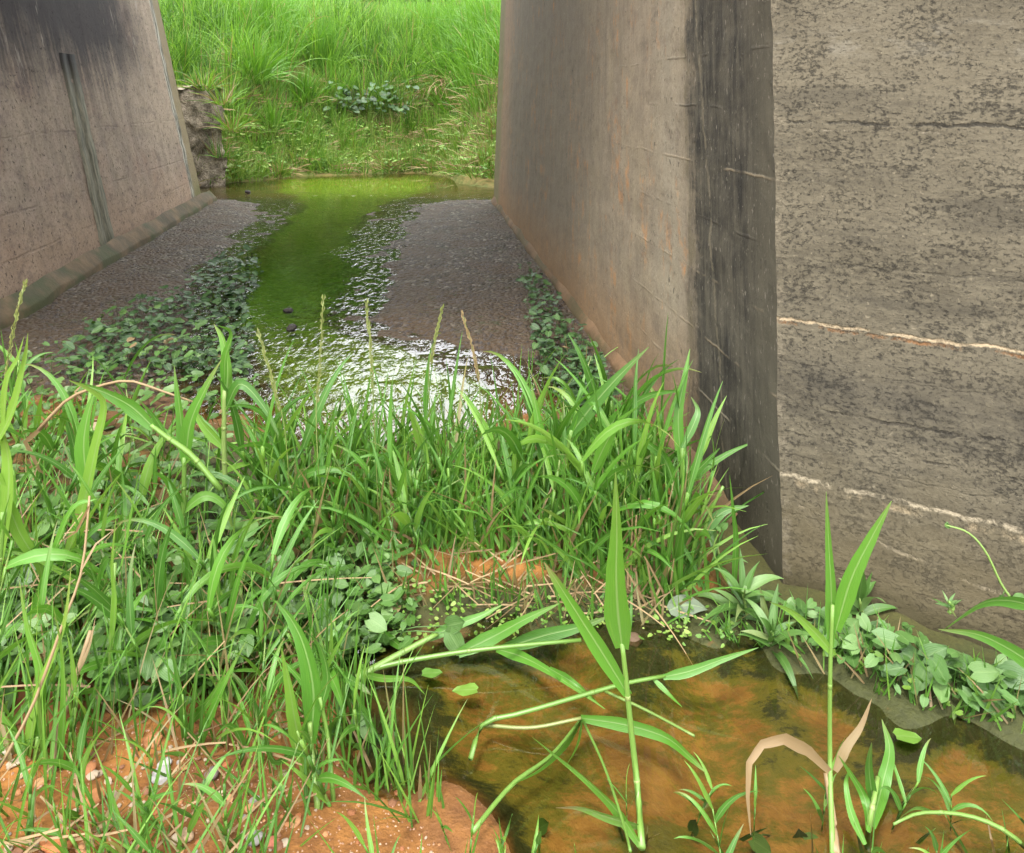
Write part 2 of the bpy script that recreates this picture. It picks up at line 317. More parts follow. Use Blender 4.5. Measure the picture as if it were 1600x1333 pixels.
M = dict(wing=mat_wing(), right=mat_right(), left=mat_left(), strip=mat_strip(), ground=mat_ground(), water=mat_water(), stone=mat_stone(),
    footl=mat_foot('mossy footing', (.06,.05,.028), (.15,.105,.06), (.04,.055,.016)), footr=mat_foot('brown footing', (.105,.068,.038), (.20,.125,.07), (.07,.06,.025)),
    deck=mat_simple('deck concrete', (.16,.15,.14), (.28,.26,.24), 3, .9, .4, .02),
    rubble=mat_simple('rubble concrete', (.10,.085,.06), (.38,.32,.24), 9, .95, 1.0, .05),
    bark=mat_simple('bark', (.08,.065,.05), (.2,.17,.14), 6, .95, .8, .03, (1,1,.2)),
    grass=mat_leaf('broad grass blade', (.065,.185,.022), (.105,.28,.028), (.20,.38,.05)),
    gstem=mat_leaf('grass stem', (.13,.25,.04), (.18,.32,.06), (.26,.36,.10), trans=.2, midrib=0),
    bank=mat_leaf('bank grass blade', (.075,.19,.022), (.135,.33,.03), (.25,.46,.06), dry=(.36,.25,.13), trans=.42, rough=.4, midrib=.2),
    vine=mat_leaf('vine leaf', (.055,.130,.020), (.085,.19,.035), (.15,.26,.075), trans=.28, rough=.42, midrib=.16),
    vinedark=mat_leaf('dull vine leaf', (.055,.130,.024), (.085,.185,.038), (.14,.25,.07), trans=.25, rough=.5, midrib=.15),
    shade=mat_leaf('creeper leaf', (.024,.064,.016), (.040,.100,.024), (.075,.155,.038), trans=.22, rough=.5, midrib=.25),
    weed=mat_leaf('small weed leaf', (.10,.23,.028), (.19,.34,.045), (.33,.44,.10), trans=.35, rough=.5, midrib=.2),
    tree=mat_leaf('tree leaf', (.02,.055,.012), (.035,.09,.018), (.06,.13,.03), trans=.25, midrib=.1),
    straw=mat_leaf('dry straw', (.36,.24,.11), (.46,.32,.16), (.27,.15,.07), trans=.2, rough=.6, midrib=0),
    pale=mat_leaf('pale fallen leaf', (.12,.16,.085), (.13,.17,.10), (.15,.18,.11), trans=.15, rough=.6, midrib=.3))
# ------------------------------------------------------------------ mesh builder
def tag(o, label, cat, group=None, kind=None):
    if label: o['label'] = label
    if cat: o['category'] = cat
    if group: o['group'] = group
    if kind: o['kind'] = kind
    return o
def empty(name, loc, label, cat, group=None):
    o = bpy.data.objects.new(name, None); COL.objects.link(o); o.location = loc; o.empty_display_size = .05
    return tag(o, label, cat, group)
class MB:
    def __init__(s): s.v = []; s.f = []; s.uv = []; s.lf = []
    def add(s, vs, fs, uv=None, lf=(0, 0, 0)):
        b = len(s.v); s.v += [tuple(v) for v in vs]; s.f += [tuple(b+i for i in f) for f in fs]
        s.uv += uv if uv else [(0, 0)]*len(vs); s.lf += [lf]*len(vs) if isinstance(lf, tuple) else lf
    def mesh(s, name, mat, smooth=True):
        me = bpy.data.meshes.new(name); me.from_pydata(s.v, [], s.f)
        uvl = me.uv_layers.new(name='UVMap'); idx = np.empty(len(me.loops), np.int32); me.loops.foreach_get('vertex_index', idx)
        uvl.data.foreach_set('uv', np.array(s.uv, np.float32)[idx].ravel())
        a = me.attributes.new('lf', 'FLOAT_VECTOR', 'POINT'); a.data.foreach_set('vector', np.array(s.lf, np.float32).ravel())
        me.materials.append(mat); me.polygons.foreach_set('use_smooth', [smooth]*len(me.polygons)); me.update()
        return me
    def build(s, name, mat, parent=None, origin=None, smooth=True):
        if origin is not None: s.v = [(a-origin[0], b-origin[1], c-origin[2]) for a, b, c in s.v]
        o = bpy.data.objects.new(name, s.mesh(name, mat, smooth)); COL.objects.link(o)
        if parent is not None: o.parent = parent
        elif origin is not None: o.location = origin
        return o
    def blade(s, pts, w, roll=0.0, tint=None, dry=0.0, drytip=0.0, fold=.25, prof='grass', face=None):
        n = len(pts); tint = random.random() if tint is None else tint; vs = []; uv = []; lf = []; fs = []
        for i, p in enumerate(pts):
            t = (pts[min(i+1, n-1)]-pts[max(i-1, 0)]).normalized(); k = i/(n-1)
            ref = face if face is not None else Vector((0, -1, .25))
            side = t.cross(ref)
            if side.length < .05: side = t.cross(Vector((1, .2, 0)))
            side.normalize(); nr = side.cross(t).normalized()
            a = roll*(.6+.6*k); sd = side*math.cos(a)+nr*math.sin(a); nn = nr*math.cos(a)-side*math.sin(a)
            if prof == 'grass': ww = (.5+.5*min(k/.22, 1))*(1-max(0, k-.25)/.75)**.75 if k < 1 else 0
            elif prof == 'lance': ww = math.sin(math.pi*min(1, k*.93+.07)**.8)
            elif prof == 'stalk': ww = 1-.4*k
            ww = max(ww, .04)*w*.5*(1+(.10*mnoise.noise(Vector((p.x*60, p.z*60, tint*50))) if prof != 'stalk' else 0))
            vs += [p-sd*ww+nn*ww*fold, p, p+sd*ww+nn*ww*fold]; uv += [(0, k), (.5, k), (1, k)]
            lf += [(tint, min(1, dry+drytip*max(0, k-.55)/.45), k)]*3
        for i in range(n-1):
            b = 3*i; fs += [(b, b+1, b+4, b+3), (b+1, b+2, b+5, b+4)]
        s.add(vs, fs, uv, lf)
    def tube(s, pts, r0, r1, sides=6, tint=.3, dry=0.0, dry1=None):
        n = len(pts); vs = []; uv = []; lf = []; fs = []; dry1 = dry if dry1 is None else dry1
        for i, p in enumerate(pts):
            t = (pts[min(i+1, n-1)]-pts[max(i-1, 0)]).normalized(); a = t.cross(Vector((.3, .9, .2))).normalized(); b = t.cross(a); k = i/(n-1); r = r0+(r1-r0)*k
            for j in range(sides):
                q = 2*math.pi*j/sides; vs.append(p+a*math.cos(q)*r+b*math.sin(q)*r); uv.append((j/sides, k)); lf.append((tint, dry+(dry1-dry)*k, k))
        for i in range(n-1):
            for j in range(sides):
                fs.append((i*sides+j, i*sides+(j+1) % sides, (i+1)*sides+(j+1) % sides, (i+1)*sides+j))
        fs.append(tuple(range(sides))[::-1]); fs.append(tuple((n-1)*sides+j for j in range(sides)))
        s.add(vs, fs, uv, lf)
    def heart(s, base, d, up, L, tint=None, dry=0.0, wid=.95, cup=.15, notch=.2):
        """heart-shaped leaf: base point, direction, normal, length"""
        d = d.normalized(); sd = d.cross(up).normalized(); up = sd.cross(d); tint = random.random() if tint is None else tint
        rows = 7; vs = []; uv = []; fs = []; lf = []; c2 = random.uniform(-.1, .25)
        for i in range(rows):
            k = i/(rows-1); w = wid*L*.5*1.55*((k+.02)**.38)*((1-k)**.72); w = max(w, .003*L)
            for u in (-1, -.5, 0, .5, 1):
                y = L*(k-notch*abs(u)*(1-k)**3); vs.append(base+d*y+sd*w*u+up*(cup*w*abs(u)-c2*L*k*k-.04*L*math.sin(9*k+u*3)*abs(u))); uv.append((.5+u*.5, k)); lf.append((tint, dry, k))
        for i in range(rows-1):
            for j in range(4): a = i*5+j; fs.append((a, a+1, a+6, a+5))
        s.add(vs, fs, uv, lf)
def crv(pts, n=10):
    """Catmull-Rom through pts"""
    if len(pts) == 2: return [pts[0].lerp(pts[1], i/(n-1)) for i in range(n)]
    e = [pts[0]*2-pts[1]]+list(pts)+[pts[-1]*2-pts[-2]]; m = len(pts)-1; out = []
    for i in range(n):
        f = i/(n-1)*m; k = min(int(f), m-1); t = f-k; a, b, c, d = e[k:k+4]
        out.append(.5*((2*b)+(c-a)*t+(2*a-5*b+4*c-d)*t*t+(3*b-a-3*c+d)*t**3))
    return out
def arch(p, az, el, L, g, n=9):
    """path that starts at elevation el and droops"""
    d = Vector((math.cos(az)*math.cos(el), math.sin(az)*math.cos(el), math.sin(el))); out = [p.copy()]; st = L/(n-1)
    for i in range(n-1):
        out.append(out[-1]+d*st); d = (d+Vector((0, 0, -g*st*(.5+i/n)))).normalized()
    return out
def copy_tree(o, parent=None):
    c = o.copy(); COL.objects.link(c)
    if parent is not None: c.parent = parent
    for ch in list(o.children): copy_tree(ch, c)
    return c
# ------------------------------------------------------------------ walls
def V3(p): return np.array([p.x, p.y, p.z])
ZT = 4.8
BR = P(1222, 938); FR = P(771, 319)                 # foot of the near and far arris, right abutment
axis = (FR-BR).normalized(); nrmR = Vector((-axis.y, axis.x, 0))   # towards the tunnel
r = ray(783, 0); t = (FR-C0).dot(axis)/r.dot(axis); FT = C0+r*t
batR = (FT-FR).dot(nrmR)/FT.z
pn = (axis.cross(Vector((0, 0, 1))+nrmR*batR)).normalized()
r = ray(1205, 0); NT = C0+r*((BR-C0).dot(pn)/r.dot(pn))
nearR = (NT-BR)/NT.z                                # slope of the near arris per metre of height
e66 = BR+nearR*.664; w66 = P(1600, 541, .664); wdir = (w66-e66); wdir.z = 0; wdir.normalize()
BL = P(118-330*2.2, 446+200*2.2); FL = P(331, 317); axL = (FL-BL).normalized(); nrmL = Vector((axL.y, -axL.x, 0))
r = ray(262, 0); t = (FL-C0).dot(axL)/r.dot(axL); FLT = C0+r*t; batL = (FLT-FL).dot(nrmL)/FLT.z
def patch(mb, fn, us, vs_, rough=.004):
    """grid of fn(u, v) with small wear; UV in metres"""
    V = []; UV = []
    for v in vs_:
        for u in us:
            p = fn(u, v); n = mnoise.noise_vector(p*9)*rough+mnoise.noise_vector(p*31)*rough*.6+mnoise.noise_vector(p*2)*rough*1.2; V.append(p+n); UV.append((u, v))
    nu = len(us); Fc = [(j*nu+i, j*nu+i+1, (j+1)*nu+i+1, (j+1)*nu+i) for j in range(len(vs_)-1) for i in range(nu-1)]
    mb.add(V, Fc, UV)
def lin(a, b, n): return list(np.linspace(a, b, n))
ZB = -.25
LR = (FR-BR).length
def fR(u, v):
    k = u/LR; return BR.lerp(FR, k)+(nearR*(1-k)+nrmR*batR*k)*v+Vector((0, 0, v*(1-1)))
nearRf = Vector((nearR.x, nearR.y, 0))
def fR(u, v):
    k = u/LR; q = BR.lerp(FR, k)+(nearRf*(1-k)+nrmR*batR*k)*v; q.z = v; return q
def fW(u, v):
    q = BR+nearRf*v+wdir*u; q.z = v; return q
vsF = lin(ZB, 1.6, 95)+[2.0, 2.8, 3.8, ZT]
usR = sorted(set([0, .01, .02, .035]+lin(.05, .8, 30)+lin(.8, LR, 90)))
usW = sorted(set([0, .01, .02, .035]+lin(.05, 1.4, 70)+lin(1.4, 4.0, 14)))
abR = empty('bridge_abutment', BR, 'right concrete abutment with black streaked corner and speckled grey wing face with pale lime lines', 'bridge abutment')
mb = MB(); patch(mb, fR, usR, vsF); barrel = mb.build('barrel_face', M['right'], abR, BR)
mb = MB(); patch(mb, fW, usW, vsF)
# back, end and top of the block
b1 = fW(4.0, 0); b2 = FR+(-nrmR)*3.2
mb.add([(fR(LR, ZB)), (fR(LR, ZT)), b2+Vector((0, 0, ZT)), b2+Vector((0, 0, ZB))], [(0, 1, 2, 3)], [(0, 0), (0, 3), (3, 3), (3, 0)])
mb.add([fW(0, ZT), fW(4, ZT), b2+Vector((0, 0, ZT)), fR(LR, ZT)], [(0, 1, 2, 3)], [(0, 3), (4, 3), (4, 6), (0, 6)])
mb.add([fW(4, ZB), b2+Vector((0, 0, ZB)), b2+Vector((0, 0, ZT)), fW(4, ZT)], [(0, 1, 2, 3)], [(4, 0), (9, 0), (9, 3), (4, 3)])
wing = mb.build('wing_face', M['wing'], abR, BR); wing['label'] = 'speckled grey wing face with two pale lime lines'
barrel['label'] = 'buff inner face with a black streaked band at the corner'
def footing(name, mat, A, B, n, w, hh, parent, org, seed):
    mb = MB(); L = (B-A).length; us = lin(0, L, 260); V = []; UV = []
    prof = [(-.03, hh+.03), (.0, hh), (w*.8, hh*.62), (w, hh*.5), (w*1.25, -.12)]
    for u in us:
        for a, z in prof:
            p = A.lerp(B, u/L)+n*(a+.02*mnoise.noise(Vector((u*2, seed, a)))); p.z = z+(.018*mnoise.noise(Vector((u*3, a*8, seed))) if z > 0 else 0); p += mnoise.noise_vector(p*4)*.010; V.append(p); UV.append((u, z))
    k = len(prof); mb.add(V, [(i*k+j, (i+1)*k+j, (i+1)*k+j+1, i*k+j+1) for i in range(len(us)-1) for j in range(k-1)], UV)
    return mb.build(name, mat, parent, org)
footing('footing', M['footr'], BR+axis*.25+nrmR*.0, FR-axis*.02, nrmR, .022, .075, abR, BR, 3)
# left abutment
LL = (FL-BL).length; fl0 = -.0
def fL(u, v):
    q = BL.lerp(FL, u/LL)-nrmL*.10+nrmL*batL*v; q.z = v; return q
# scale u so that the joint by the far end falls at u = 6.42
U0 = 6.72-LL
abL = empty('bridge_abutment', BL, 'left concrete abutment, pinkish grey with soot at the top and a dark drain channel', 'bridge abutment')
mb = MB()
patch(mb, lambda u, v: fL(u-U0, v), lin(U0, 6.72, 150), lin(ZB, 1.7, 60)+[2.1, 2.9, 3.9, ZT], .006)
e2 = FL-nrmL*3.5; e1 = BL-nrmL*3.5-axL*1.0
mb.add([fL(LL, ZB), e2+Vector((0, 0, ZB)), e2+Vector((0, 0, ZT)), fL(LL, ZT)], [(0, 1, 2, 3)], [(6.7, 0), (9, 0), (9, 3), (6.7, 3)])
mb.add([fL(0, ZB), fL(0, ZT), e1+Vector((0, 0, ZT)), e1+Vector((0, 0, ZB))], [(0, 1, 2, 3)], [(0, 0), (0, 3), (3, 3), (3, 0)])
mb.add([fL(0, ZT), fL(LL, ZT), e2+Vector((0, 0, ZT)), e1+Vector((0, 0, ZT))], [(0, 1, 2, 3)], [(0, 3), (6, 3), (6, 6), (0, 6)])
mb.build('barrel_face', M['left'], abL, BL)
footing('footing', M['footl'], BL, FL+axL*.02, nrmL, .05, .12, abL, BL, 8)
# drain channel on the left wall: pixel (100,80) to (175,385)
def on_left(px, py):
    plane_n = (axL.cross(Vector((0, 0, 1))+nrmL*batL)).normalized(); r = ray(px, py); return C0+r*((fL(0, 0)-C0).dot(plane_n)/r.dot(plane_n))
def strip(name, pa, pb, half, mat, parent, org, proud=.014):
    a = on_left(*pa); b = on_left(*pb); mb = MB(); rows = 40; sections = [(-1, 0), (-.92, 1), (-.55, 1.1), (-.5, .25), (.1, .25), (.15, .95), (.9, 1), (1, 0)]; V = []; UV = []
    for i in range(rows):
        k = i/(rows-1); c = a.lerp(b, k)
        for x, d in sections:
            p = c+axL*half*(x+.12*mnoise.noise(Vector((k*9, x, 2.2))))+nrmL*(proud*d+.001); p += mnoise.noise_vector(p*25)*.004; V.append(p); UV.append((x*half, c.z))
    q = len(sections); mb.add(V, [(i*q+j, (i+1)*q+j, (i+1)*q+j+1, i*q+j+1) for i in range(rows-1) for j in range(q-1)], UV)
    return mb.build(name, mat, parent, org)
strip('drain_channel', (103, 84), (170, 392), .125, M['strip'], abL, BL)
# deck: spans both abutments, out of frame above
mb = MB()
def box(mb, c8, uv=True):
    mb.add(c8, [(0, 3, 2, 1), (4, 5, 6, 7), (0, 1, 5, 4), (1, 2, 6, 5), (2, 3, 7, 6), (3, 0, 4, 7)], [(0, 0)]*8)
def obox(o, a, la, b, lb, z0, z1):
    q = [o, o+a*la, o+a*la+b*lb, o+b*lb]; return [Vector((p.x, p.y, z0)) for p in q]+[Vector((p.x, p.y, z1)) for p in q]
DO = BR+axis*.52-nrmR*2.5; DLEN = LR-.52-.55
box(mb, obox(DO, axis, DLEN, nrmR, 9.5, ZT+.004, ZT+.34)); deck = mb.build('bridge_deck', M['deck'], None, DO+Vector((0, 0, ZT)), False)
tag(deck, 'flat concrete bridge deck lying across both abutments overhead', 'bridge deck')
for s_ in (0, 1):
    mb = MB(); box(mb, obox(DO+axis*(.01+s_*(DLEN-.22)), axis, .2, nrmR, 9.4, ZT+.342, ZT+1.0)); mb.build('parapet', M['deck'], deck, DO+Vector((0, 0, ZT)), False)
# ------------------------------------------------------------------ ground sheets
def zones(x, y, z):
    e = stream_e(x, y)+fbm(x*2.2, y*2.2, 5)*.4
    tun = ss(2.3, 3.0, y+fbm(x*3, y*3, 31)*.5)*ss(9.6, 8.6, y)
    bankw = ss(8.8, 9.6, y)
    near = 1-ss(2.3, 2.8, y)
    alg = ss(1.1, .75, e)*ss(2.5, 3.2, y)*ss(11.6, 10.6, y)*ss(-.005, -.02, z)
    pond = near*ss(.004, -.012, z)
    wet = np.maximum(ss(.05, .0, z)*.45, tun*.75)*(1-bankw*.5)
    ff = ss(1.46, 1.6, y+np.clip(x+.1, 0, .6)*.9)
    moss = near*np.maximum(np.maximum(ss(.062, .03, z)*ff, ss(.42, .55, x)*.95), .55*ss(1.2, 1.5, y)*ss(-.05, -.3, x))
    return tun, alg, pond, bankw, wet, moss
def sheet(name, xs, ys, dz=0.0, cut=None, kind='structure'):
    X, Y = np.meshgrid(np.array(xs), np.array(ys)); Z = hgt(X.ravel(), Y.ravel()).reshape(X.shape)+dz
    nx = len(xs); ny = len(ys)
    idx = np.arange(nx*ny).reshape(ny, nx); q = np.stack([idx[:-1, :-1], idx[:-1, 1:], idx[1:, 1:], idx[1:, :-1]], -1).reshape(-1, 4)
    if cut is not None:
        xc = (X[:-1, :-1]+X[1:, 1:]).ravel()/2; yc = (Y[:-1, :-1]+Y[1:, 1:]).ravel()/2; q = q[~cut(xc, yc)]
    me = bpy.data.meshes.new(name); co = np.stack([X, Y, Z], -1).reshape(-1, 3)
    me.vertices.add(len(co)); me.vertices.foreach_set('co', co.ravel()); me.loops.add(q.size); me.loops.foreach_set('vertex_index', q.ravel().astype(np.int32))
    me.polygons.add(len(q)); me.polygons.foreach_set('loop_start', np.arange(0, q.size, 4, dtype=np.int32)); me.polygons.foreach_set('loop_total', np.full(len(q), 4, np.int32))
    me.update(calc_edges=True); me.validate(); me.polygons.foreach_set('use_smooth', [True]*len(me.polygons))
    tz = [a.ravel() for a in zones(X, Y, Z)]
    a = me.attributes.new('zone', 'FLOAT_VECTOR', 'POINT'); a.data.foreach_set('vector', np.stack(tz[:3], -1).astype(np.float32).ravel())
    a = me.attributes.new('zone2', 'FLOAT_VECTOR', 'POINT'); a.data.foreach_set('vector', np.stack([tz[3], tz[4], tz[5]], -1).astype(np.float32).ravel())
    me.materials.append(M['ground']); o = bpy.data.objects.new(name, me); COL.objects.link(o); o['kind'] = kind
    return o
sheet('soil_ground', np.linspace(-2.6, 2.6, 420), np.linspace(.25, 2.6, 190))
sheet('creek_bed', np.linspace(-5.2, 2.6, 380), np.concatenate([np.linspace(2.6, 6, 240), np.linspace(6, 9.2, 120)[1:]]))
sheet('far_bank', np.linspace(-9, 5, 240), np.linspace(9.2, 17, 150))
def cutf(x, y): return ((x > -2.6) & (x < 2.6) & (y > .25) & (y < 2.6)) | ((x > -5.2) & (x < 2.6) & (y >= 2.6) & (y < 9.2)) | ((x > -9) & (x < 5) & (y >= 9.2) & (y < 17))
gx = sorted(set(list(np.geomspace(9, 260, 16))+list(-np.geomspace(9, 260, 16))+[-9, -5.2, -2.6, 2.6, 5]+lin(-9, 5, 15)))
gy = sorted(set([-260, -120, -60, -30, -15, -8, -4, -2, -1, .25, 1, 1.8, 2.6]+lin(2.6, 9.2, 8)+lin(9.2, 17, 9)+list(np.geomspace(17, 420, 16))))
sheet('ground', gx, gy, 0.0, cutf)
# water sheet
xs = np.linspace(-5.6, 2.4, 160); ys = np.concatenate([np.linspace(.3, 3, 90), np.linspace(3, 13, 160)[1:]])
X, Y = np.meshgrid(xs, ys); nx = len(xs); ny = len(ys); idx = np.arange(nx*ny).reshape(ny, nx); q = np.stack([idx[:-1, :-1], idx[:-1, 1:], idx[1:, 1:], idx[1:, :-1]], -1).reshape(-1, 4)
Z = hgt(X.ravel(), Y.ravel()).reshape(X.shape); keep = np.minimum.reduce([Z[:-1, :-1], Z[:-1, 1:], Z[1:, 1:], Z[1:, :-1]]).ravel() < .03; q = q[keep]
me = bpy.data.meshes.new('water'); me.from_pydata(np.stack([X, Y, X*0], -1).reshape(-1, 3).tolist(), [], q.tolist())
e = stream_e(X, Y); rif = ss(2.4, 2.9, Y)*ss(9.6, 8.8, Y)*(.10+.90*np.clip(ss(.62, .92, e+fbm(X*2, Y*2, 44)*.7), 0, 1))
rif = np.maximum(rif, ss(2.2, 2.4, Y)*ss(4.0, 3.4, Y)*.9)
a = me.attributes.new('riffle', 'FLOAT_VECTOR', 'POINT'); a.data.foreach_set('vector', np.stack([rif]*3, -1).astype(np.float32).ravel())
me.materials.append(M['water']); me.polygons.foreach_set('use_smooth', [True]*len(me.polygons))
wo = bpy.data.objects.new('water', me); COL.objects.link(wo); wo['kind'] = 'structure'
# ------------------------------------------------------------------ plants
UPV = Vector((0, 0, 1))
def QQ(pts, d, spread=0.0):
    """photo positions at distance d (list) -> world path"""
    n = len(pts); out = []
    for i, p in enumerate(pts):
        dd = d if not isinstance(d, (tuple, list)) else d[0]+(d[1]-d[0])*i/(n-1)
        q = Q(p[0], p[1], dd)
        if q.z < .012+.012*i and p[1] < 1340: q = P(p[0], p[1], .012+.012*min(i, 3))
        out.append(q)
    return out
def px2m(px, d): return px*d/F
# ---- individually posed foreground plants
def hero(name, label, cat, d, stems, leaves, base=None, group=None, mats=('gstem', 'grass')):
    """stems: (pts, r_px0, r_px1, dry) ; leaves: (pts, width_px, dry, drytip, roll[, ddepth])"""
    b = base if base is not None else Q(*stems[0][0][0], d)
    root = empty(name, b, label, cat, group); bi = Vector(b)
    for s_ in stems:
        pts, r0, r1, dry = s_[:4]; dd = d if len(s_) < 5 else s_[4]
        m = MB(); m.tube(crv(QQ(pts, dd), 12), px2m(r0, d)/2, px2m(r1, d)/2, 7, random.random(), dry, s_[5] if len(s_) > 5 else None)
        ex = crv(QQ(pts, dd), 12)
        for k in ([3, 7] if dry < .8 and r0 >= 7 else []):
            t = (ex[k+1]-ex[k]).normalized()*.004; rk = px2m(r0+(r1-r0)*k/11, d)/2
            m.tube([ex[k]-t, ex[k]-t*.3, ex[k]+t*.3, ex[k]+t], rk*1.07, rk*1.07, 7, .9, .2)
        m.build('stem', M[mats[0]] if dry < .8 else M['straw'], root, bi)
    for l in leaves:
        pts, w_, dry, dt, roll = l[:5]; dd = l[5] if len(l) > 5 else (d, d+random.uniform(-.06, .06))
        m = MB(); m.blade((crv(QQ(pts, dd), 18) if dry < .95 else [q for i in range(len(pts)-1) for q in crv(QQ(pts, dd)[i:i+2], 4)[:3]]+[QQ(pts, dd)[-1]]), px2m(w_, d), roll, None, dry, max(dt, random.uniform(0, .45)), .3)
        m.build('leaf', M[mats[1]], root, bi)
    return root
D = 1.17
hero('grass_plant', 'tall grass plant before the pool, one wide upright blade, one long blade leaning left', 'grass plant', 1.17,
  [([(1003,1325),(996,1230),(985,1130),(978,1060),(972,1005)], 12, 8, 0)],
  [([(972,1012),(966,960),(963,900),(964,830),(962,738)], 44, 0, .1, .5), ([(981,1085),(940,1018),(898,952),(868,905),(850,878)], 30, 0, .7, .3),
   ([(1000,1320),(960,1262),(905,1210),(832,1152)], 21, 0, 0, .5), ([(1000,1292),(950,1277),(905,1262),(868,1262)], 17, .25, .7, .4)])
hero('grass_plant', 'thin green grass stem lying across the pool with narrow blades fanning from its joint', 'grass plant', 1.37,
  [([(735,1186),(756,1131),(816,1114),(912,1086),(976,1068),(1040,1056)], 8, 6, .05), ([(757,1133),(830,1137),(908,1122)], 6, 5, .45), ([(908,1124),(860,1182),(800,1226),(738,1300)], 5, 7, 0, (1.37,1.25)),
   ([(912,1128),(945,1200),(975,1290),(985,1330)], 4, 4, 0, (1.37,1.2)), ([(945,1080),(1010,1110),(1085,1150)], 5, 4, .2)],
  [([(1036,1058),(1080,1048),(1130,1030),(1185,1012)], 17, 0, .1, .3), ([(908,1122),(975,1132),(1040,1152),(1080,1185),(1102,1207)], 20, 0, 0, .2),
   ([(908,1124),(880,1165),(845,1200),(800,1226)], 20, 0, 0, .5), ([(909,1124),(900,1165),(885,1196)], 13, 0, 0, .3), ([(858,1044),(900,1070),(944,1108)], 13, 0, .2, .3),
   ([(1020,1060),(1045,1085),(1066,1105)], 8, 0, .0, .6)])
hero('grass_plant', 'grass plant leaning over the pool from its left bank with three flat blades pointing right', 'grass plant', 1.50,
  [([(560,1052),(620,1036),(700,1022),(768,1013),(908,1000)], 9, 6, .05), ([(548,1066),(610,1030),(684,990)], 13, 8, .1)],
  [([(716,1021),(770,995),(820,968),(874,943)], 25, 0, 0, .3), ([(786,1013),(850,993),(905,980),(955,962)], 25, 0, .1, .2), ([(776,1014),(815,1026),(860,1050),(946,1108)], 17, 0, 0, .5),
   ([(670,998),(710,978),(752,962),(785,945)], 18, 0, .1, .4), ([(628,1012),(598,988),(560,960)], 17, 0, 0, .2), ([(560,1052),(600,1060),(640,1062),(664,1085)], 10, 0, 0, .4)])
hero('grass_plant', 'grass stalk right of the pool, two upright blades and a bent tan dead leaf', 'grass plant', 1.15,
  [([(1301,1335),(1297,1200),(1297,1060),(1301,945)], 9, 6, .0), ([(1306,1335),(1300,1270),(1291,1208)], 14, 9, 1.0)],
  [([(1298,1010),(1299,930),(1295,850),(1291,768)], 19, 0, 0, .7), ([(1306,985),(1330,905),(1362,840),(1393,783)], 28, 0, 0, .5), ([(1304,1024),(1270,985),(1236,955),(1202,940)], 18, 0, 0, .5),
   ([(1296,1205),(1262,1172),(1225,1153),(1190,1162),(1170,1192),(1168,1245),(1173,1305)], 19, 1, 0, .0, (1.12,1.05)), ([(1305,1205),(1322,1168),(1345,1135),(1362,1092)], 16, .85, .2, .5)])
hero('grass_plant', 'short grass plant with overlapping pale green blades at the bottom right beside the dead leaf', 'grass plant', 1.15,
  [([(1352,1340),(1360,1280),(1372,1215)], 10, 8, 0)],
  [([(1362,1290),(1380,1220),(1390,1170),(1378,1124)], 27, 0, .1, .3), ([(1356,1300),(1352,1250),(1330,1210),(1310,1180)], 15, 0, 0, .4), ([(1352,1320),(1330,1270),(1322,1225),(1328,1200)], 13, 0, 0, .4), ([(1365,1260),(1358,1200),(1362,1160)], 16, 0, 0, .6)])
hero('grass_plant', 'grass blades arching in from the right edge in front of the grey wing face', 'grass plant', 1.12,
  [([(1680,1110),(1650,1070),(1618,1046)], 10, 8, 0)],
  [([(1640,1060),(1590,1022),(1530,992),(1466,983)], 27, 0, 0, .2), ([(1625,950),(1575,938),(1530,945),(1470,987)], 24, 0, 0, .5)], base=Q(1680,1110,1.12))
hero('grass_stalk', 'single thin grass stalk arched over the bottom right corner of the pool', 'grass stalk', 1.1, [([(1625,1345),(1570,1298),(1510,1274),(1440,1270),(1396,1288)], 9, 4, .1)], [([(1470,1272),(1430,1262),(1395,1288)], 9, .2, .3, .4)])
hero('grass_plant', 'tall grass plant at the left end of the pool with two broad bent blades', 'grass plant', 1.18,
  [([(502,1345),(496,1260),(488,1180),(484,1130)], 11, 8, 0), ([(528,1340),(520,1240),(512,1150),(500,1090)], 9, 6, 0)],
  [([(486,1160),(490,1080),(476,1012),(455,968),(430,938)], 38, 0, 0, .25), ([(482,1215),(462,1130),(452,1070),(440,1012)], 30, 0, 0, .35), ([(500,1110),(512,1060),(500,1010),(478,985)], 20, 0, 0, .6),
   ([(484,1150),(430,1190),(415,1120),(432,1040)], 13, 0, 0, .4)])
hero('grass_plant', 'young grass plant of three narrow upright blades on the stony soil at the bottom', 'grass plant', 1.2,
  [([(285,1345),(290,1260),(293,1185)], 8, 6, 0), ([(272,1330),(285,1250),(296,1200)], 6, 5, 0)],
  [([(294,1195),(287,1110),(274,1035),(261,972)], 17, 0, 0, .4), ([(296,1195),(302,1110),(309,1040),(308,1000)], 12, 0, 0, .6), ([(292,1215),(320,1140),(350,1070),(384,1003)], 20, 0, 0, .4),
   ([(280,1240),(262,1170),(243,1100)], 12, .05, .1, .4), ([(298,1130),(330,1090),(352,1050)], 13, 0, 0, .2)])
hero('grass_plant', 'small bright grass shoot of two straight blades at the bottom edge', 'grass plant', 1.17,
  [([(240,1345),(242,1300),(240,1270)], 7, 6, 0)],
  [([(234,1350),(236,1280),(234,1210),(232,1150)], 16, 0, 0, .3), ([(246,1330),(258,1280),(272,1225)], 12, 0, 0, .4), ([(243,1310),(238,1260),(228,1225)], 9, 0, 0, .4)])
hero('grass_plant', 'long yellow green grass stem bending down to the red soil at lower left', 'grass plant', 1.25,
  [([(190,1248),(176,1170),(172,1080),(173,1000),(180,880)], 8, 5, .1)], [([(174,1010),(180,940),(176,880),(182,800)], 13, 0, 0, .4), ([(173,1090),(150,1020),(140,950)], 10, 0, 0, .5)])
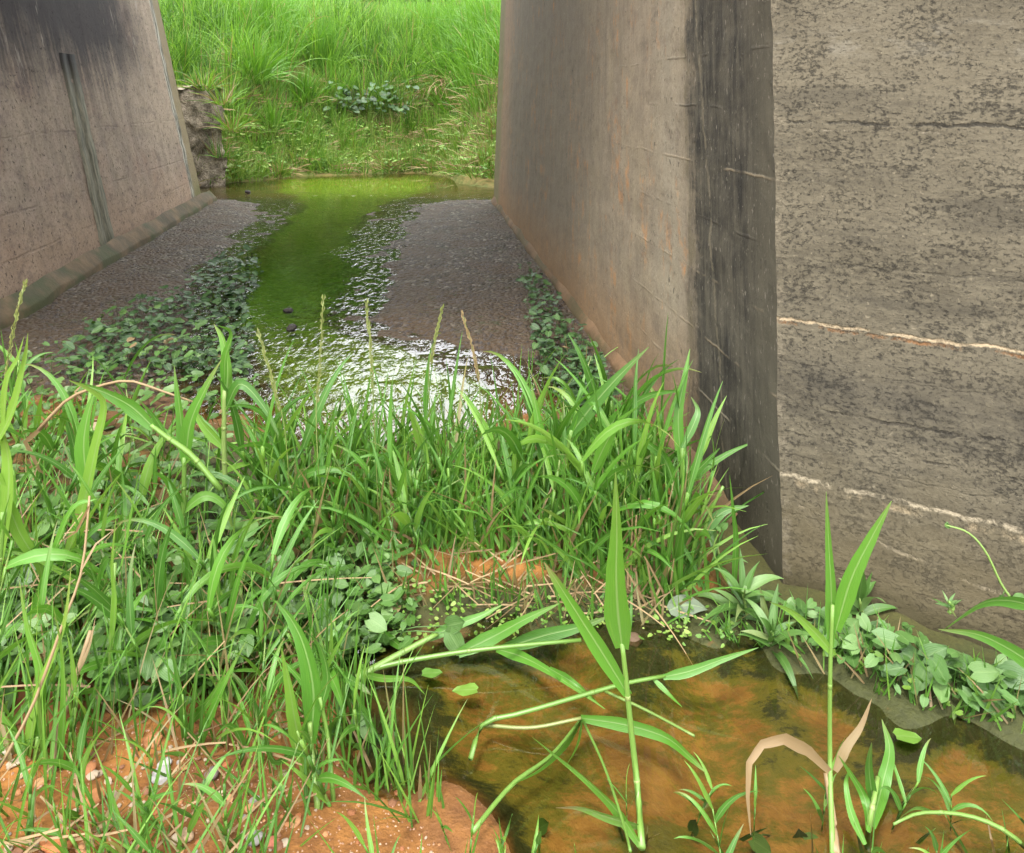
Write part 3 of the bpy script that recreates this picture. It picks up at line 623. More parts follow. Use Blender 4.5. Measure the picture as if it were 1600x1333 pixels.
hero('dry_stalk', 'thin pinkish dry stalk slanting up across the left side', 'dry stalk', 1.05, [([(-10,1215),(50,1105),(98,975),(128,890),(140,775)], 6, 4, 1.0, (1.05,1.2))],
  [([(128,890),(150,850),(178,828)], 5, 1, 0, .3, (1.16,1.2)), ([(140,790),(120,830),(90,850)], 5, 1, 0, .3, (1.18,1.2))])
hero('dry_stalk', 'flat purple brown dry stem rising from the bottom left corner', 'dry stalk', 1.06, [([(58,1345),(75,1230),(95,1130),(118,1060),(142,985)], 15, 8, .9, (1.06,1.2))], [([(118,1060),(140,1010),(150,960)], 8, .9, 0, .4, (1.15,1.2))])
hero('dry_stalk', 'dead tan stalk folded into an arch above the left ground vines', 'dry stalk', 1.75, [([(60,672),(105,625),(150,605),(200,595),(250,610),(302,628)], 6, 3, 1.0)], [([(75,660),(40,690),(62,735),(78,745)], 8, 1, 0, .4), ([(128,625),(118,612),(130,600)], 6, 1, 0, .4)])
hero('grass_plant', 'grass plant on the left with a dark wide upright blade beside a bright folded one', 'grass plant', 1.65,
  [([(140,880),(138,820),(139,750)], 8, 7, 0), ([(345,765),(300,712),(262,684),(236,664)], 10, 7, .05)],
  [([(138,770),(131,700),(137,650),(149,610)], 30, 0, 0, .2), ([(95,900),(130,790),(150,700),(164,632),(140,608),(108,594)], 24, 0, 0, .4), ([(240,668),(205,635),(160,612),(110,596)], 26, 0, 0, .2), ([(262,684),(240,650),(215,622)], 12, 0, 0, .3)])
hero('grass_plant', 'grass plant with two long blades in a narrow V among the left vines', 'grass plant', 1.72,
  [([(284,840),(287,780),(288,715)], 9, 7, 0)], [([(288,725),(283,660),(277,610),(272,570)], 18, 0, 0, .3), ([(290,720),(298,660),(320,610),(346,562)], 27, 0, .5, .4), ([(286,790),(262,750),(238,735)], 17, 0, 0, .3), ([(285,800),(320,775),(350,790),(365,830)], 17, 0, 0, .3)])
hero('grass_plant', 'grass plant whose top blade folds over at the edge of the green stream', 'grass plant', 1.85,
  [([(352,760),(350,690),(351,610)], 9, 7, 0)], [([(351,640),(356,580),(348,530),(334,506)], 21, 0, 0, .3), ([(351,600),(352,560),(362,520),(340,508)], 17, 0, 0, .6), ([(352,640),(376,600),(415,640),(440,690)], 17, 0, 0, .3), ([(350,700),(315,660),(300,628)], 18, 0, 0, .3)])
hero('grass_plant', 'grass plant in the clump, its long bright blade pointing at the buff wall', 'grass plant', 1.78,
  [([(860,900),(872,800),(885,720),(893,672)], 9, 7, 0)], [([(890,680),(925,635),(965,590),(1014,542)], 25, 0, 0, .4), ([(880,740),(850,690),(838,640),(830,600)], 20, 0, 0, .3), ([(893,690),(920,640),(935,640),(965,690)], 20, 0, 0, .3)])
hero('grass_plant', 'thin upright grass plant against the foot of the dark streaked corner', 'grass plant', 1.72,
  [([(1060,900),(1064,800),(1066,700)], 8, 6, 0)], [([(1064,720),(1060,650),(1070,590),(1078,545)], 17, 0, 0, .4), ([(1066,700),(1085,660),(1090,640),(1080,620)], 14, 0, 0, .3), ([(1062,760),(1085,740),(1125,700)], 18, 0, 0, .3), ([(1062,790),(1040,720),(1010,690),(990,660)], 20, 0, 0, .4)])
hero('grass_plant', 'grass plant with a drooping blade crossing the right abutment foot', 'grass plant', 1.66, [([(1090,930),(1096,850),(1110,800),(1130,760)], 7, 5, .1)], [([(1100,830),(1130,800),(1170,790)], 18, 0, 0, .3), ([(1145,940),(1150,850),(1146,800),(1140,742)], 10, 0, 0, .4)])
# left edge tall blades
hero('grass_plant', 'grass plant of long pale blades rising from the lower left edge', 'grass plant', 1.12,
  [([(30,1345),(45,1250),(60,1150)], 11, 8, .05)],
  [([(22,1340),(40,1200),(62,1080),(100,980),(112,880)], 24, 0, 0, .4), ([(60,1150),(66,1060),(44,980),(30,905)], 22, 0, 0, .3), ([(70,1340),(78,1230),(64,1120),(60,1040)], 20, .15, .2, .4), ([(50,1200),(20,1140),(-10,1100)], 24, 0, 0, .2), ([(90,1240),(100,1120),(98,1020),(82,940)], 18, 0, 0, .5)])
hero('grass_plant', 'grass plant at the left edge with wide blades drooping in front of the vines', 'grass plant', 1.4,
  [([(-10,1000),(0,900),(5,800)], 10, 8, 0)],
  [([(0,880),(14,760),(8,690),(-20,640)], 30, 0, 0, .3), ([(-5,740),(30,830),(60,880),(70,920)], 24, 0, 0, .3), ([(40,1000),(70,910),(110,800),(150,780)], 20, 0, 0, .5), ([(-10,700),(20,640),(40,560),(44,520)], 20, 0, .3, .4), ([(4,690),(10,600),(28,560),(38,525)], 14, 0, 0, .4)])
for (lab, pts, dd) in (('tallest grass seed spike at the left edge in front of the left abutment foot', [(6,640),(14,560),(24,500),(38,446)], 1.6),
   ('grass seed spike before the green water, thin and slightly tilted left', [(446,680),(432,620),(420,575),(404,522)], 1.75), ('pale upright seed spike at the stream edge, left of the white glare', [(494,660),(499,580),(505,470)], 1.8),
   ('straight seed spike rising over the middle of the white glare', [(584,640),(580,560),(573,476)], 1.8), ('seed spike tilted right above the dark gravel', [(670,590),(678,540),(690,484)], 1.85), ('brownish seed spike tilted left at the right side of the glare', [(750,620),(742,560),(724,494)], 1.85)):
    b = Q(*pts[0], dd); root = empty('seed_spike', b, lab, 'seed spike'); m = MB(); pth = crv(QQ(pts, dd), 26)
    low = [Vector((pth[0].x+.01, pth[0].y, H(pth[0].x, pth[0].y))), pth[0].lerp(pth[8], .0)]
    m.tube(crv([low[0], pth[0], pth[13], pth[25]], 14), .0016, .0009, 5, .8, .35); m.build('stem', M['gstem'], root, b); m = MB()
    for i in range(5, 26):
        for k in range(3):
            a = random.uniform(0, 6.28); t = (pth[i]-pth[i-1]).normalized(); o = Vector((math.cos(a), math.sin(a), 0))
            m.blade([pth[i], pth[i]+t*.008+o*.004, pth[i]+t*.017+o*.0035], 0.0042, random.uniform(-1, 1), random.random(), .45+.4*(lab[0] == 'b'), 0, .3, 'lance')
    m.build('seed_head', M['gstem'], root, b)
# ---- repeated shoots: prototypes with a stem and leaves, then copies
def shoot_proto(hh, nl, lean, seed, wl=.021, lm=1.0):
    rr = random.Random(seed); root = empty('grass_shoot', (0, 0, 0), 'x', 'grass plant')
    az = rr.uniform(0, 6.28); pth = arch(Vector((0, 0, -.02)), az, R(90-lean), hh*.72, rr.uniform(.1, .8), 12)
    m = MB(); m.tube(pth, .0042, .0024, 6, rr.random(), .10 if rr.random() < .3 else .02); m.build('stem', M['gstem'], root)
    a0 = rr.uniform(0, 6.28); m = MB()
    for i in range(nl):
        k = .22+.78*i/(nl-1); p = pth[min(11, int(k*11))]; a = a0+math.pi*i+rr.uniform(-.7, .7)
        el = R(rr.uniform(35, 72) if i < nl-1 else rr.uniform(62, 84)); L = lm*hh*rr.uniform(.42, .62)*(.75 if i == 0 else 1)
        dry = 0 if rr.random() > .08 or i > 1 else rr.uniform(.5, 1)
        m.blade(arch(p, a, el, L, rr.uniform(1.5, 9.0), 10), wl*rr.uniform(.75, 1.2), rr.uniform(-.9, .9), rr.random(), dry, .0 if rr.random() > .2 else .6, .3)
        # sheath hugging the stem
        m.tube([p-(pth[1]-pth[0]).normalized()*.05, p], .0045, .0050, 5, rr.random())
    m.build('leaves', M['grass'], root); return root
protos = [shoot_proto(random.uniform(.34, .50), random.choice((4, 4, 5, 5)), random.uniform(2, 24), 100+i, random.choice((.011, .014, .018, .021, .026))) for i in range(20)]
for i in range(8): protos.append(shoot_proto(random.uniform(.42, .52), random.choice((5, 6)), random.uniform(10, 34), 300+i, random.choice((.022, .026, .030)), 1.2))
used = set()
def place(proto, p, s_, label, group, rz=None, tilt=.12):
    o = proto if proto not in used else copy_tree(proto); used.add(proto)
    o.location = p; o.rotation_euler = (random.uniform(-tilt, tilt), random.uniform(-tilt, tilt), random.uniform(0, 6.28) if rz is None else rz); o.scale = (s_,)*3
    tag(o, label, 'grass plant', group); return o
def inpoly(x, y, poly):
    c = False; j = len(poly)-1
    for i in range(len(poly)):
        if (poly[i][1] > y) != (poly[j][1] > y) and x < (poly[j][0]-poly[i][0])*(y-poly[i][1])/(poly[j][1]-poly[i][1])+poly[i][0]: c = not c
        j = i
    return c
def scatter(poly, n, mind=0.0):
    xs = [p[0] for p in poly]; ys = [p[1] for p in poly]; out = []; tries = 0
    while len(out) < n and tries < n*40:
        tries += 1; x = random.uniform(min(xs), max(xs)); y = random.uniform(min(ys), max(ys))
        if not inpoly(x, y, poly): continue
        if mind and any((x-a)**2+(y-b)**2 < mind**2 for a, b in out): continue
        out.append((x, y))
    return out
CL = 'broad bladed green grass shoot in the dense clump between the channel and the pool'
clump = [(400,720),(520,690),(760,690),(1000,720),(1095,840),(1110,930),(1060,955),(930,905),(780,880),(640,870),(480,900),(400,860)]
for (x, y) in scatter(clump, 112, 12)+scatter([(440,720),(760,740),(1000,760),(1095,850),(1080,930),(900,890),(640,860),(430,880)], 50, 20):
    p = G(x, y); p.z -= .01; s_ = random.uniform(.72, 1.04)*(.98 if y > 780 else .66)
    if x > 900: s_ *= 1.02
    glare = 470 < x < 830 and y < 830
    if glare: s_ *= .80
    place(random.choice(protos[:20] if glare else protos), p, s_, CL, 'grass shoots of the dense clump')
LL_ = 'green grass shoot scattered among the creeping vines on the left bank'
for (x, y) in scatter([(-60,720),(120,760),(330,840),(430,920),(400,1080),(200,1120),(-60,1150)], 52, 24)+scatter([(-60,650),(380,700),(400,820),(-60,780)], 18, 36):
    p = G(x, y); p.z -= .01; place(random.choice(protos), p, random.uniform(.55, .92)*(.85 if y > 950 or y < 760 else 1), LL_, 'grass shoots on the left bank', tilt=.3)
for (x, y) in scatter([(-60,1160),(420,1120),(560,1060),(560,1180),(420,1400),(-60,1420)], 24, 30):
    p = G(x, y); p.z -= .01; place(random.choice(protos), p, random.uniform(.28, .5), 'short young grass shoot on the stony red soil at the bottom left', 'young grass shoots on the stony soil', tilt=.3)
for (x, y) in scatter([(400,1040),(540,1000),(560,1060),(600,1160),(560,1260),(430,1260),(380,1140)], 12, 28):
    p = G(x, y); p.z -= .01; place(random.choice(protos), p, random.uniform(.5, .75), 'grass shoot on the orange mud beside the left end of the pool', 'grass shoots on the mud', tilt=.3)
for (x, y) in scatter([(620,1300),(1600,1290),(1640,1420),(620,1440)], 16, 50):
    p = G(x, y); p.z = max(p.z, -.03); place(random.choice(protos), p, random.uniform(.18, .34), 'small grass shoot standing in the shallow near edge of the pool', 'small grass shoots at the near pool edge', tilt=.3)
for o in protos:
    if o not in used: place(o, G(600, 820), .8, CL, 'grass shoots of the dense clump')
# ---- uncountable fine grass between the shoots
def fill(mb, pts, hmin, hmax, w, dryp=.1, elr=(45, 88), n=7, gr=(1, 5), prof='grass'):
    for (x, y) in pts:
        p = G(x, y); p.z -= .005
        dry = random.uniform(.6, 1) if random.random() < dryp else 0
        mb.blade(arch(p, random.uniform(0, 6.28), R(random.uniform(*elr)), random.uniform(hmin, hmax), random.uniform(*gr), n), w*random.uniform(.6, 1.3), random.uniform(-.9, .9), None, dry, .4 if random.random() < .15 else 0, .3, prof)
m = MB()
fill(m, scatter(clump, 620), .10, .36, .011, .06)
fill(m, scatter([(390,860),(640,860),(780,880),(1050,950),(1100,930),(1060,880),(560,830)], 420), .10, .34, .008, .16)
fill(m, scatter([(560,870),(700,880),(900,930),(1060,960),(1100,960),(1060,985),(860,985),(700,950),(560,960)], 150), .04, .16, .006, .25)
fill(m, scatter([(-80,760),(200,790),(420,830),(470,1000),(540,1080),(380,1180),(-80,1200)], 620), .08, .30, .005, .2)
fill(m, scatter([(-80,1180),(400,1150),(560,1060),(600,1110),(420,1420),(-80,1450)], 240), .05, .2, .0055, .22)
fill(m, scatter([(470,1080),(560,1060),(620,1180),(700,1260),(640,1300),(520,1200)], 110), .04, .22, .006, .15)
fill(m, scatter([(1230,980),(1320,1000),(1620,1100),(1620,1160),(1400,1100),(1250,1040)], 150), .03, .13, .006, .2)
fill(m, scatter([(1080,960),(1230,985),(1240,1020),(1120,1010)], 40), .03, .10, .005, .2)
fill(m, scatter([(560,1300),(1640,1300),(1640,1440),(560,1440)], 40), .04, .12, .006, .1)
fill(m, scatter([(800,560),(920,560),(1000,660),(1020,720),(820,700)], 90), .06, .2, .006, .1)
o = m.build('grass', M['grass']); tag(o, 'fine green grass filling the clump and the left bank', 'grass', None, 'stuff')
# dry straw litter on the mound
m = MB()
for (x, y) in scatter([(620,880),(760,870),(1000,900),(1050,960),(960,985),(800,960),(660,930)], 120):
    p = G(x, y); p.z += random.uniform(.0, .03); a = random.uniform(-1.2, 1.2)+random.choice((0, math.pi)); m.blade(arch(p, a, R(random.uniform(-8, 32)), random.uniform(.04, .15), random.uniform(-1, 3), 5), .004, random.uniform(-1, 1), None, .5, 0, .2, 'stalk')
for (x, y) in scatter([(960,890),(1060,890),(1050,960),(980,940)], 60):
    p = G(x, y); m.blade(arch(p, random.uniform(0, 6.28), R(random.uniform(60, 88)), random.uniform(.08, .22), 1.0, 5), .006, random.uniform(-1, 1), None, .4, 0, .2, 'stalk')
for (x, y) in scatter([(-60,1150),(420,1120),(520,1100),(430,1400),(-60,1420)], 70):
    p = G(x, y); p.z += random.uniform(.003, .02); m.blade(arch(p, random.uniform(0, 6.28), R(random.uniform(-5, 35)), random.uniform(.03, .14), random.uniform(-1, 3), 5), .004, random.uniform(-1, 1), None, .5, 0, .2, 'stalk')
for (x, y) in scatter([(-60,800),(400,850),(520,1080),(300,1150),(-60,1150)], 70):
    p = G(x, y); p.z += random.uniform(.02, .12); m.blade(arch(p, random.uniform(0, 6.28), R(random.uniform(0, 60)), random.uniform(.05, .2), random.uniform(0, 3), 5), .0035, random.uniform(-1, 1), None, .5, 0, .2, 'stalk')
o = m.build('dry_straw', M['straw']); tag(o, 'dry tan straw lying under the clump and on the red soil', 'straw', None, 'stuff')
# ---- creeping ground cover (small round leaves) on the left and along the walls
def cover(mb, pts, L0, L1, zmax=.08, elev=(10, 60), stem=True, wid=.95, dry=.008):
    for (x, y) in pts:
        p = G(x, y); z = random.uniform(.01, zmax)
        q = p+Vector((random.uniform(-.03, .03), random.uniform(-.03, .03), z)); a = random.uniform(0, 6.28); L = random.uniform(L0, L1)
        d = Vector((math.cos(a), math.sin(a), random.uniform(-.5, .1))); up = Vector((random.uniform(-.45, .45), random.uniform(-.75, .2), 1))
        mb.heart(q-d.normalized()*L*.3, d, up, L, None, .8 if random.random() < dry else 0, wid)
        if stem and random.random() < .6: mb.tube([p, p.lerp(q, .6)+Vector((.004, 0, 0)), q], .0010, .001, 4, .5)
m = MB()
cover(m, scatter([(60,560),(150,510),(260,480),(330,520),(400,540),(400,640),(330,760),(440,900),(480,1000),(380,1100),(200,1120),(-60,1100),(-60,640)], 1500), .018, .052, .10)
cover(m, scatter([(440,860),(560,860),(640,900),(640,1000),(560,1040),(470,1010)], 330), .014, .04, .06)
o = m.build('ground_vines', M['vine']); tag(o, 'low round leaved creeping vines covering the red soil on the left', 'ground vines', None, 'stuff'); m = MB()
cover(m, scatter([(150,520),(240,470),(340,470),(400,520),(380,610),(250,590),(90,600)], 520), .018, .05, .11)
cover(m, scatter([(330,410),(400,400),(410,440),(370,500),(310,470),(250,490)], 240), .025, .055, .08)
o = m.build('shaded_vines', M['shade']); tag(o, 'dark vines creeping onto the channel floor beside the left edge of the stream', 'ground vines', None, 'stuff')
m = MB()
cover(m, scatter([(1225,960),(1300,975),(1620,1080),(1620,1140),(1400,1085),(1260,1020)], 150), .014, .042, .055)
o = m.build('ground_vines', M['vinedark']); tag(o, 'small creeping leaves filling the foot of the wing face between the heart vines', 'ground vines', None, 'stuff')
m = MB()
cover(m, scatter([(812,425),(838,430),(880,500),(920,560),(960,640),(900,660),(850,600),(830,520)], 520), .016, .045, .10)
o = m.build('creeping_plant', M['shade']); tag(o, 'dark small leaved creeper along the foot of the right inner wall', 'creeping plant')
m = MB()
cover(m, scatter([(620,900),(700,930),(960,960),(1060,960),(1180,985),(1150,1010),(900,1000),(700,1000),(560,1040),(520,980)], 480), .005, .013, .03, stem=False)
cover(m, scatter([(1180,960),(1300,1000),(1600,1120),(1600,1150),(1400,1085),(1230,1015)], 60), .008, .018, .03, stem=False)
cover(m, scatter([(1460,925),(1500,925),(1505,955),(1470,955)], 0), .01, .02)
o = m.build('small_weeds', M['weed']); tag(o, 'tiny bright green weeds along the pool edge', 'small weeds', None, 'stuff')
# ---- heart-leaved vines with countable leaves
def vine(name, label, stem, leaves, d, group=None, mat='vinedark', cat='vine'):
    """leaves: (x, y, length_px, screen angle deg (0 = right, 90 = up), dry)"""
    b = Q(*stem[0], d[0]); root = empty(name, b, label, cat, group)
    n = len(stem); pth = crv([Q(x, y, d[0]+(d[1]-d[0])*i/(n-1)) for i, (x, y) in enumerate(stem)], 16); m = MB(); m.tube(pth, .0028, .0016, 5, .5); m.build('stem', M['gstem'], root, b)
    for (x, y, L, an, dry) in leaves:
        f = min(range(16), key=lambda i: (pth[i].x-Q(x, y, d[0]).x)**2+(pth[i].z-Q(x, y, d[0]).z)**2); dd = pth[f].y-random.uniform(.0, .05)
        p = Q(x, y, dd); Lm = px2m(L, dd); a = R(an); dv = Vector((math.cos(a), random.uniform(-.55, -.1), math.sin(a)*.9)); up = Vector((random.uniform(-.3, .3), -.8+random.uniform(-.2, .3), .75))
        m = MB(); m.heart(p-dv.normalized()*Lm*.45, dv, up, Lm, None, dry, random.uniform(.85, 1.05), .18); q = p-dv.normalized()*Lm*.45
        m.tube([pth[f], pth[f].lerp(q, .5)+Vector((0, 0, .006)), q], .0014, .0012, 4, .5); m.build('leaf', M[mat], root, b)
    return root
vine('vine', 'grey green vine with heart shaped leaves in front of the grass clump', [(610,960),(660,930),(690,880),(720,840),(735,810)],
  [(690,868,52,-80,0),(735,880,34,-60,0),(655,905,62,-140,0),(705,905,60,-20,0),(640,935,50,-170,0),(690,938,62,-40,0),(665,940,44,-90,0),(722,832,44,20,0),(752,860,34,-30,0),(708,848,28,40,0),(735,912,24,-90,0)], (1.72,1.85))
vine('vine', 'small vine with grey green round leaves at the left end of the pool', [(440,1000),(490,985),(540,980),(600,990)],
  [(505,978,46,-100,0),(470,950,30,60,0),(540,1000,30,-60,0),(430,985,34,170,0),(590,975,34,-20,0),(560,950,26,50,0),(712,1005,40,-60,.1),(712,975,34,30,.1)], (1.5,1.52))
vine('vine', 'vine of large heart leaves hanging over the pool from the foot of the wing face', [(1240,960),(1300,1000),(1380,1030),(1460,1050),(1540,1075),(1620,1110)],
  [(1285,985,50,-150,0),(1310,1035,52,-100,0),(1282,1030,40,-140,0),(1350,1008,44,-30,0),(1392,1000,46,10,0),(1378,1050,56,-70,0),(1408,1068,60,-100,0),(1430,1030,46,-20,0),(1460,1020,40,40,0),(1490,1080,76,-80,0),(1512,1140,62,-75,.25),(1555,1095,60,-30,0),(1590,1060,50,0,0),(1540,1050,40,30,0),(1600,1120,56,-60,0),(1440,1060,40,-120,0),(1340,1050,38,-60,0),(1585,1215,50,-60,0),(1330,980,36,60,0),(1470,1050,44,-60,0),(1365,1025,44,-120,0)], (1.55,1.36))
vine('vine', 'second heart leaved vine crowding the foot of the wing face above the hanging one', [(1235,965),(1300,985),(1380,1010),(1460,1040),(1540,1068),(1620,1090)],
  [(1228+random.uniform(-8,400), 0, 0, 0, 0) for _ in range(0)]+[(x, 960+(x-1235)*.27+random.uniform(-12,22), random.uniform(22,40), random.uniform(-170,10), 0) for x in range(1245,1625,17)], (1.62,1.42))
vine('vine', 'thin curling vine tip rising in front of the grey wing face', [(1592,950),(1566,915),(1540,862),(1512,832),(1476,820)], [(1592,935,22,160,0),(1480,822,12,170,0),(1565,935,16,120,0)], (1.3,1.36))
vine('vine', 'pale flowering tendril curving beside the corner foot', [(1150,930),(1125,890),(1115,855),(1130,820)], [(1132,822,14,60,0),(1122,826,12,140,0)], (1.62,1.6))
vine('vine', 'small vine with pale leaves trailing at the near edge of the pool', [(560,1130),(600,1160),(660,1210),(700,1240),(740,1260)],
  [(572,1145,26,-60,0),(615,1165,36,-40,.05),(590,1155,22,60,0),(700,1232,36,-100,.1),(655,1225,40,170,0),(735,1255,40,10,0),(640,1255,30,-150,0),(560,1125,30,-160,0),(680,1265,26,-60,0)], (1.3,1.25))
vine('vine', 'leafy trailing vine at the very bottom edge in front of the pool', [(760,1330),(860,1300),(960,1310),(1080,1320),(1180,1300),(1260,1330)],
  [(820,1310,36,-120,0),(880,1320,40,20,0),(760,1300,44,100,0),(850,1290,30,60,0),(1070,1330,46,30,0),(1085,1290,30,80,0),(1190,1322,36,-30,0),(1250,1310,44,100,0),(1280,1330,50,-20,0),(1480,1322,46,20,0)], (1.17,1.16))
for (x, y, L, an) in ((745,1078,42,160),(1400,1150,46,10),(1600-420,1500,1,0),(660,1052,34,10)):
    if y > 1400: continue
    p = P(x, y, .012); m = MB(); a = R(an); m.heart(p, Vector((math.cos(a), .3*math.sin(a), 0)), UPV, px2m(L, p.y), .9, 0, .8, .05, .05)
    o = m.build('floating_leaf', M['weed'], None, p); tag(o, {745: 'bright yellow green leaf floating near the middle of the pool', 1400: 'ragged green leaf floating below the hanging vine', 660: 'small leaf floating at the far left of the pool'}[x], 'floating leaf')
p = G(1075, 968); m = MB()
pts = [p+Vector((k*.088-.044, .01*math.sin(k*3), .022+.006*math.sin(k*3))) for k in [i/9 for i in range(10)]]
m.blade(pts, .05, 0, .5, 0, 0, -.15, 'lance', Vector((0, -.55, .8))); o = m.build('fallen_leaf', M['pale'], None, p); tag(o, 'pale grey green oval leaf lying at the pool edge before the grass clump', 'fallen leaf')
# ---- broad leafy weeds by the corner
def weed(label, x, y, d, n, L, wpx, hpx):
    b = Q(x, y+hpx, d); root = empty('leafy_weed', b, label, 'weed'); top = Q(x, y, d); m = MB(); m.tube(crv([b, b.lerp(top, .5)+Vector((.01, 0, 0)), top], 8), .004, .003, 6, .4); m.build('stem', M['gstem'], root, b)
    for i in range(n):
        k = .35+.65*i/n; p = b.lerp(top, k); a = i*2.4+random.uniform(-.3, .3); el = R(14+50*k*k+random.uniform(-30, 30)); Lm = px2m(L, d)*random.uniform(.6, 1.15)*(1.15-.4*k)
        m = MB(); m.blade(arch(p, a, el, Lm, random.uniform(6, 17), 9), px2m(wpx, d)*random.uniform(.36, .6), random.uniform(-.7, .7), None, .3*(random.random() < .15), 0, .3, 'lance', Vector((random.uniform(-.4, .4), -.45, .85))); m.build('leaf', M['vine'], root, b)
    return root
weed('leafy weed with long pointed leaves spreading at the foot of the dark corner', 1160, 925, 1.58, 22, 105, 30, 75)
weed('second leafy weed, lower, drooping over the pool edge under the corner', 1205, 985, 1.5, 17, 90, 30, 50)
weed('upright leafy weed in front of the wing face, behind the grass stalk', 1342, 930, 1.55, 18, 90, 30, 90)
weed('low leafy weed half hidden in the grass beside the dark corner', 1120, 850, 1.7, 10, 80, 20, 90)
weed('small leafy weed clinging to the foot of the grey wing face', 1482, 940, 1.40, 9, 30, 10, 18)
weed('leafy weed of narrow leaves in the grass at the left end of the pool', 345, 975, 1.45, 12, 90, 22, 70)
weed('leafy weed growing low in the left bank grass', 210, 1000, 1.42, 11, 80, 18, 60)
# ---- stones
def stone_mesh(seed, flat):
    import bmesh
    bm = bmesh.new(); bmesh.ops.create_icosphere(bm, subdivisions=3, radius=1)
    for v in bm.verts:
        n = mnoise.noise(v.co*1.1+Vector((seed*3.1, 0, 0)))*.3+mnoise.noise(v.co*2.6+Vector((0, seed*2.2, 0)))*.12; v.co *= 1+n; v.co.z *= flat
    me = bpy.data.meshes.new('stone'); bm.to_mesh(me); bm.free(); me.materials.append(M['stone']); me.polygons.foreach_set('use_smooth', [True]*len(me.polygons)); return me
SM = [stone_mesh(i, random.uniform(.5, .8)) for i in range(7)]
def stone(p, r, col, label, group=None, name='stone', sink=.25):
    o = bpy.data.objects.new(name, random.choice(SM)); COL.objects.link(o); o.location = p+Vector((0, 0, r*(.5-sink))); o.scale = (r*random.uniform(.85, 1.3), r*random.uniform(.8, 1.1), r*random.uniform(.8, 1))
    o.rotation_euler = (random.uniform(-.2, .2), random.uniform(-.2, .2), random.uniform(0, 6.28)); o.color = (*col, 1); return tag(o, label, 'stone', group)
for (x, y, r, col, lab) in ((90,1318,30,(.45,.17,.06),'large orange stone in the bottom left corner'), (252,1215,16,(.36,.37,.40),'blue grey stone on the soil between the young grass blades'), (256,1196,12,(.42,.43,.45),'pale grey pebble resting behind the blue grey stone'),
   (330,1212,14,(.17,.13,.13),'dark purplish stone right of the pale pebbles'), (150,1252,17,(.50,.22,.09),'orange round stone on the stony bank'), (168,1290,12,(.55,.36,.20),'yellowish stone below the orange round stone'), (238,1160,13,(.42,.19,.08),'rusty stone just in front of the left grass'),
   (138,1205,13,(.45,.20,.09),'rust coloured stone at the far edge of the bare patch'), (397,1312,14,(.35,.35,.37),'grey pebble close to the orange mud'), (290,1310,12,(.45,.32,.22),'tan pebble in the middle of the bottom edge gravel'), (470,945,13,(.3,.33,.36),'blue grey stone lodged in the grass left of the pool'),
   (425,1320,11,(.42,.15,.10),'reddish pebble beside the grey one'), (8,1180,14,(.5,.46,.4),'whitish stone at the left edge'), (630,1100+40,1,(.3,.3,.3),'')):
    if lab: stone(G(x, y), px2m(r, G(x, y).y), col, lab)
for (x, y) in scatter([(430,1180),(520,1130),(590,1200),(700,1333),(430,1360)], 34, 14):
    p = G(x, y); stone(p, px2m(random.choice((2,3,3,4,5,7)), p.y), random.choice(((.30,.12,.05),(.42,.20,.09),(.38,.30,.24),(.22,.10,.05))), 'small pebble half sunk in the orange mud left of the pool', 'pebbles in the orange mud', 'pebble', sink=.4)
for (x, y) in scatter([(-40,1180),(200,1150),(400,1180),(470,1280),(430,1360),(-40,1380)], 130, 9):
    p = G(x, y); c = random.choice(((.42,.20,.09),(.48,.26,.13),(.38,.30,.24),(.5,.42,.34),(.30,.28,.27),(.40,.15,.06),(.25,.12,.07)))
    stone(p, px2m(random.choice((3,4,4,5,6,7,9)), p.y), c, 'small mixed pebble on the red soil of the bottom left bank', 'pebbles on the red soil', 'pebble')
m = MB()
for (x, y) in scatter([(-40,1150),(200,1130),(420,1150),(600,1210),(720,1370),(-40,1400)], 1300):
    p = G(x, y); r = px2m(random.uniform(1, 3), p.y); a = random.uniform(0, 6.28)
    vs = [p+Vector((math.cos(a+k*1.57)*r*random.uniform(.7, 1.3), math.sin(a+k*1.57)*r*random.uniform(.7, 1.3), -.2*r)) for k in range(4)]+[p+Vector((0, 0, r*.9))]; m.add(vs, [(0, 1, 4), (1, 2, 4), (2, 3, 4), (3, 0, 4)])
o = m.build('gravel', mat_simple('gravel grit', (.18,.09,.05), (.45,.30,.2), 60)); tag(o, 'fine reddish gravel on the bottom left soil', 'gravel', None, 'stuff')
for (x, y, r, lab) in ((451,488,8,'dark stone poking out of the green stream, the farther of two'), (456,516,9,'dark stone in the stream with water breaking round it, the nearer of two'), (387,302,5,'small dark stone on the pale shallows by the left abutment end'), (990,1003,13,'brownish flat stone under the grass at the far side of the pool')):
    p = P(x, y, -.01); stone(p, px2m(r, p.y), (.03,.026,.022) if x < 500 else (.12,.08,.05), lab, sink=.1)
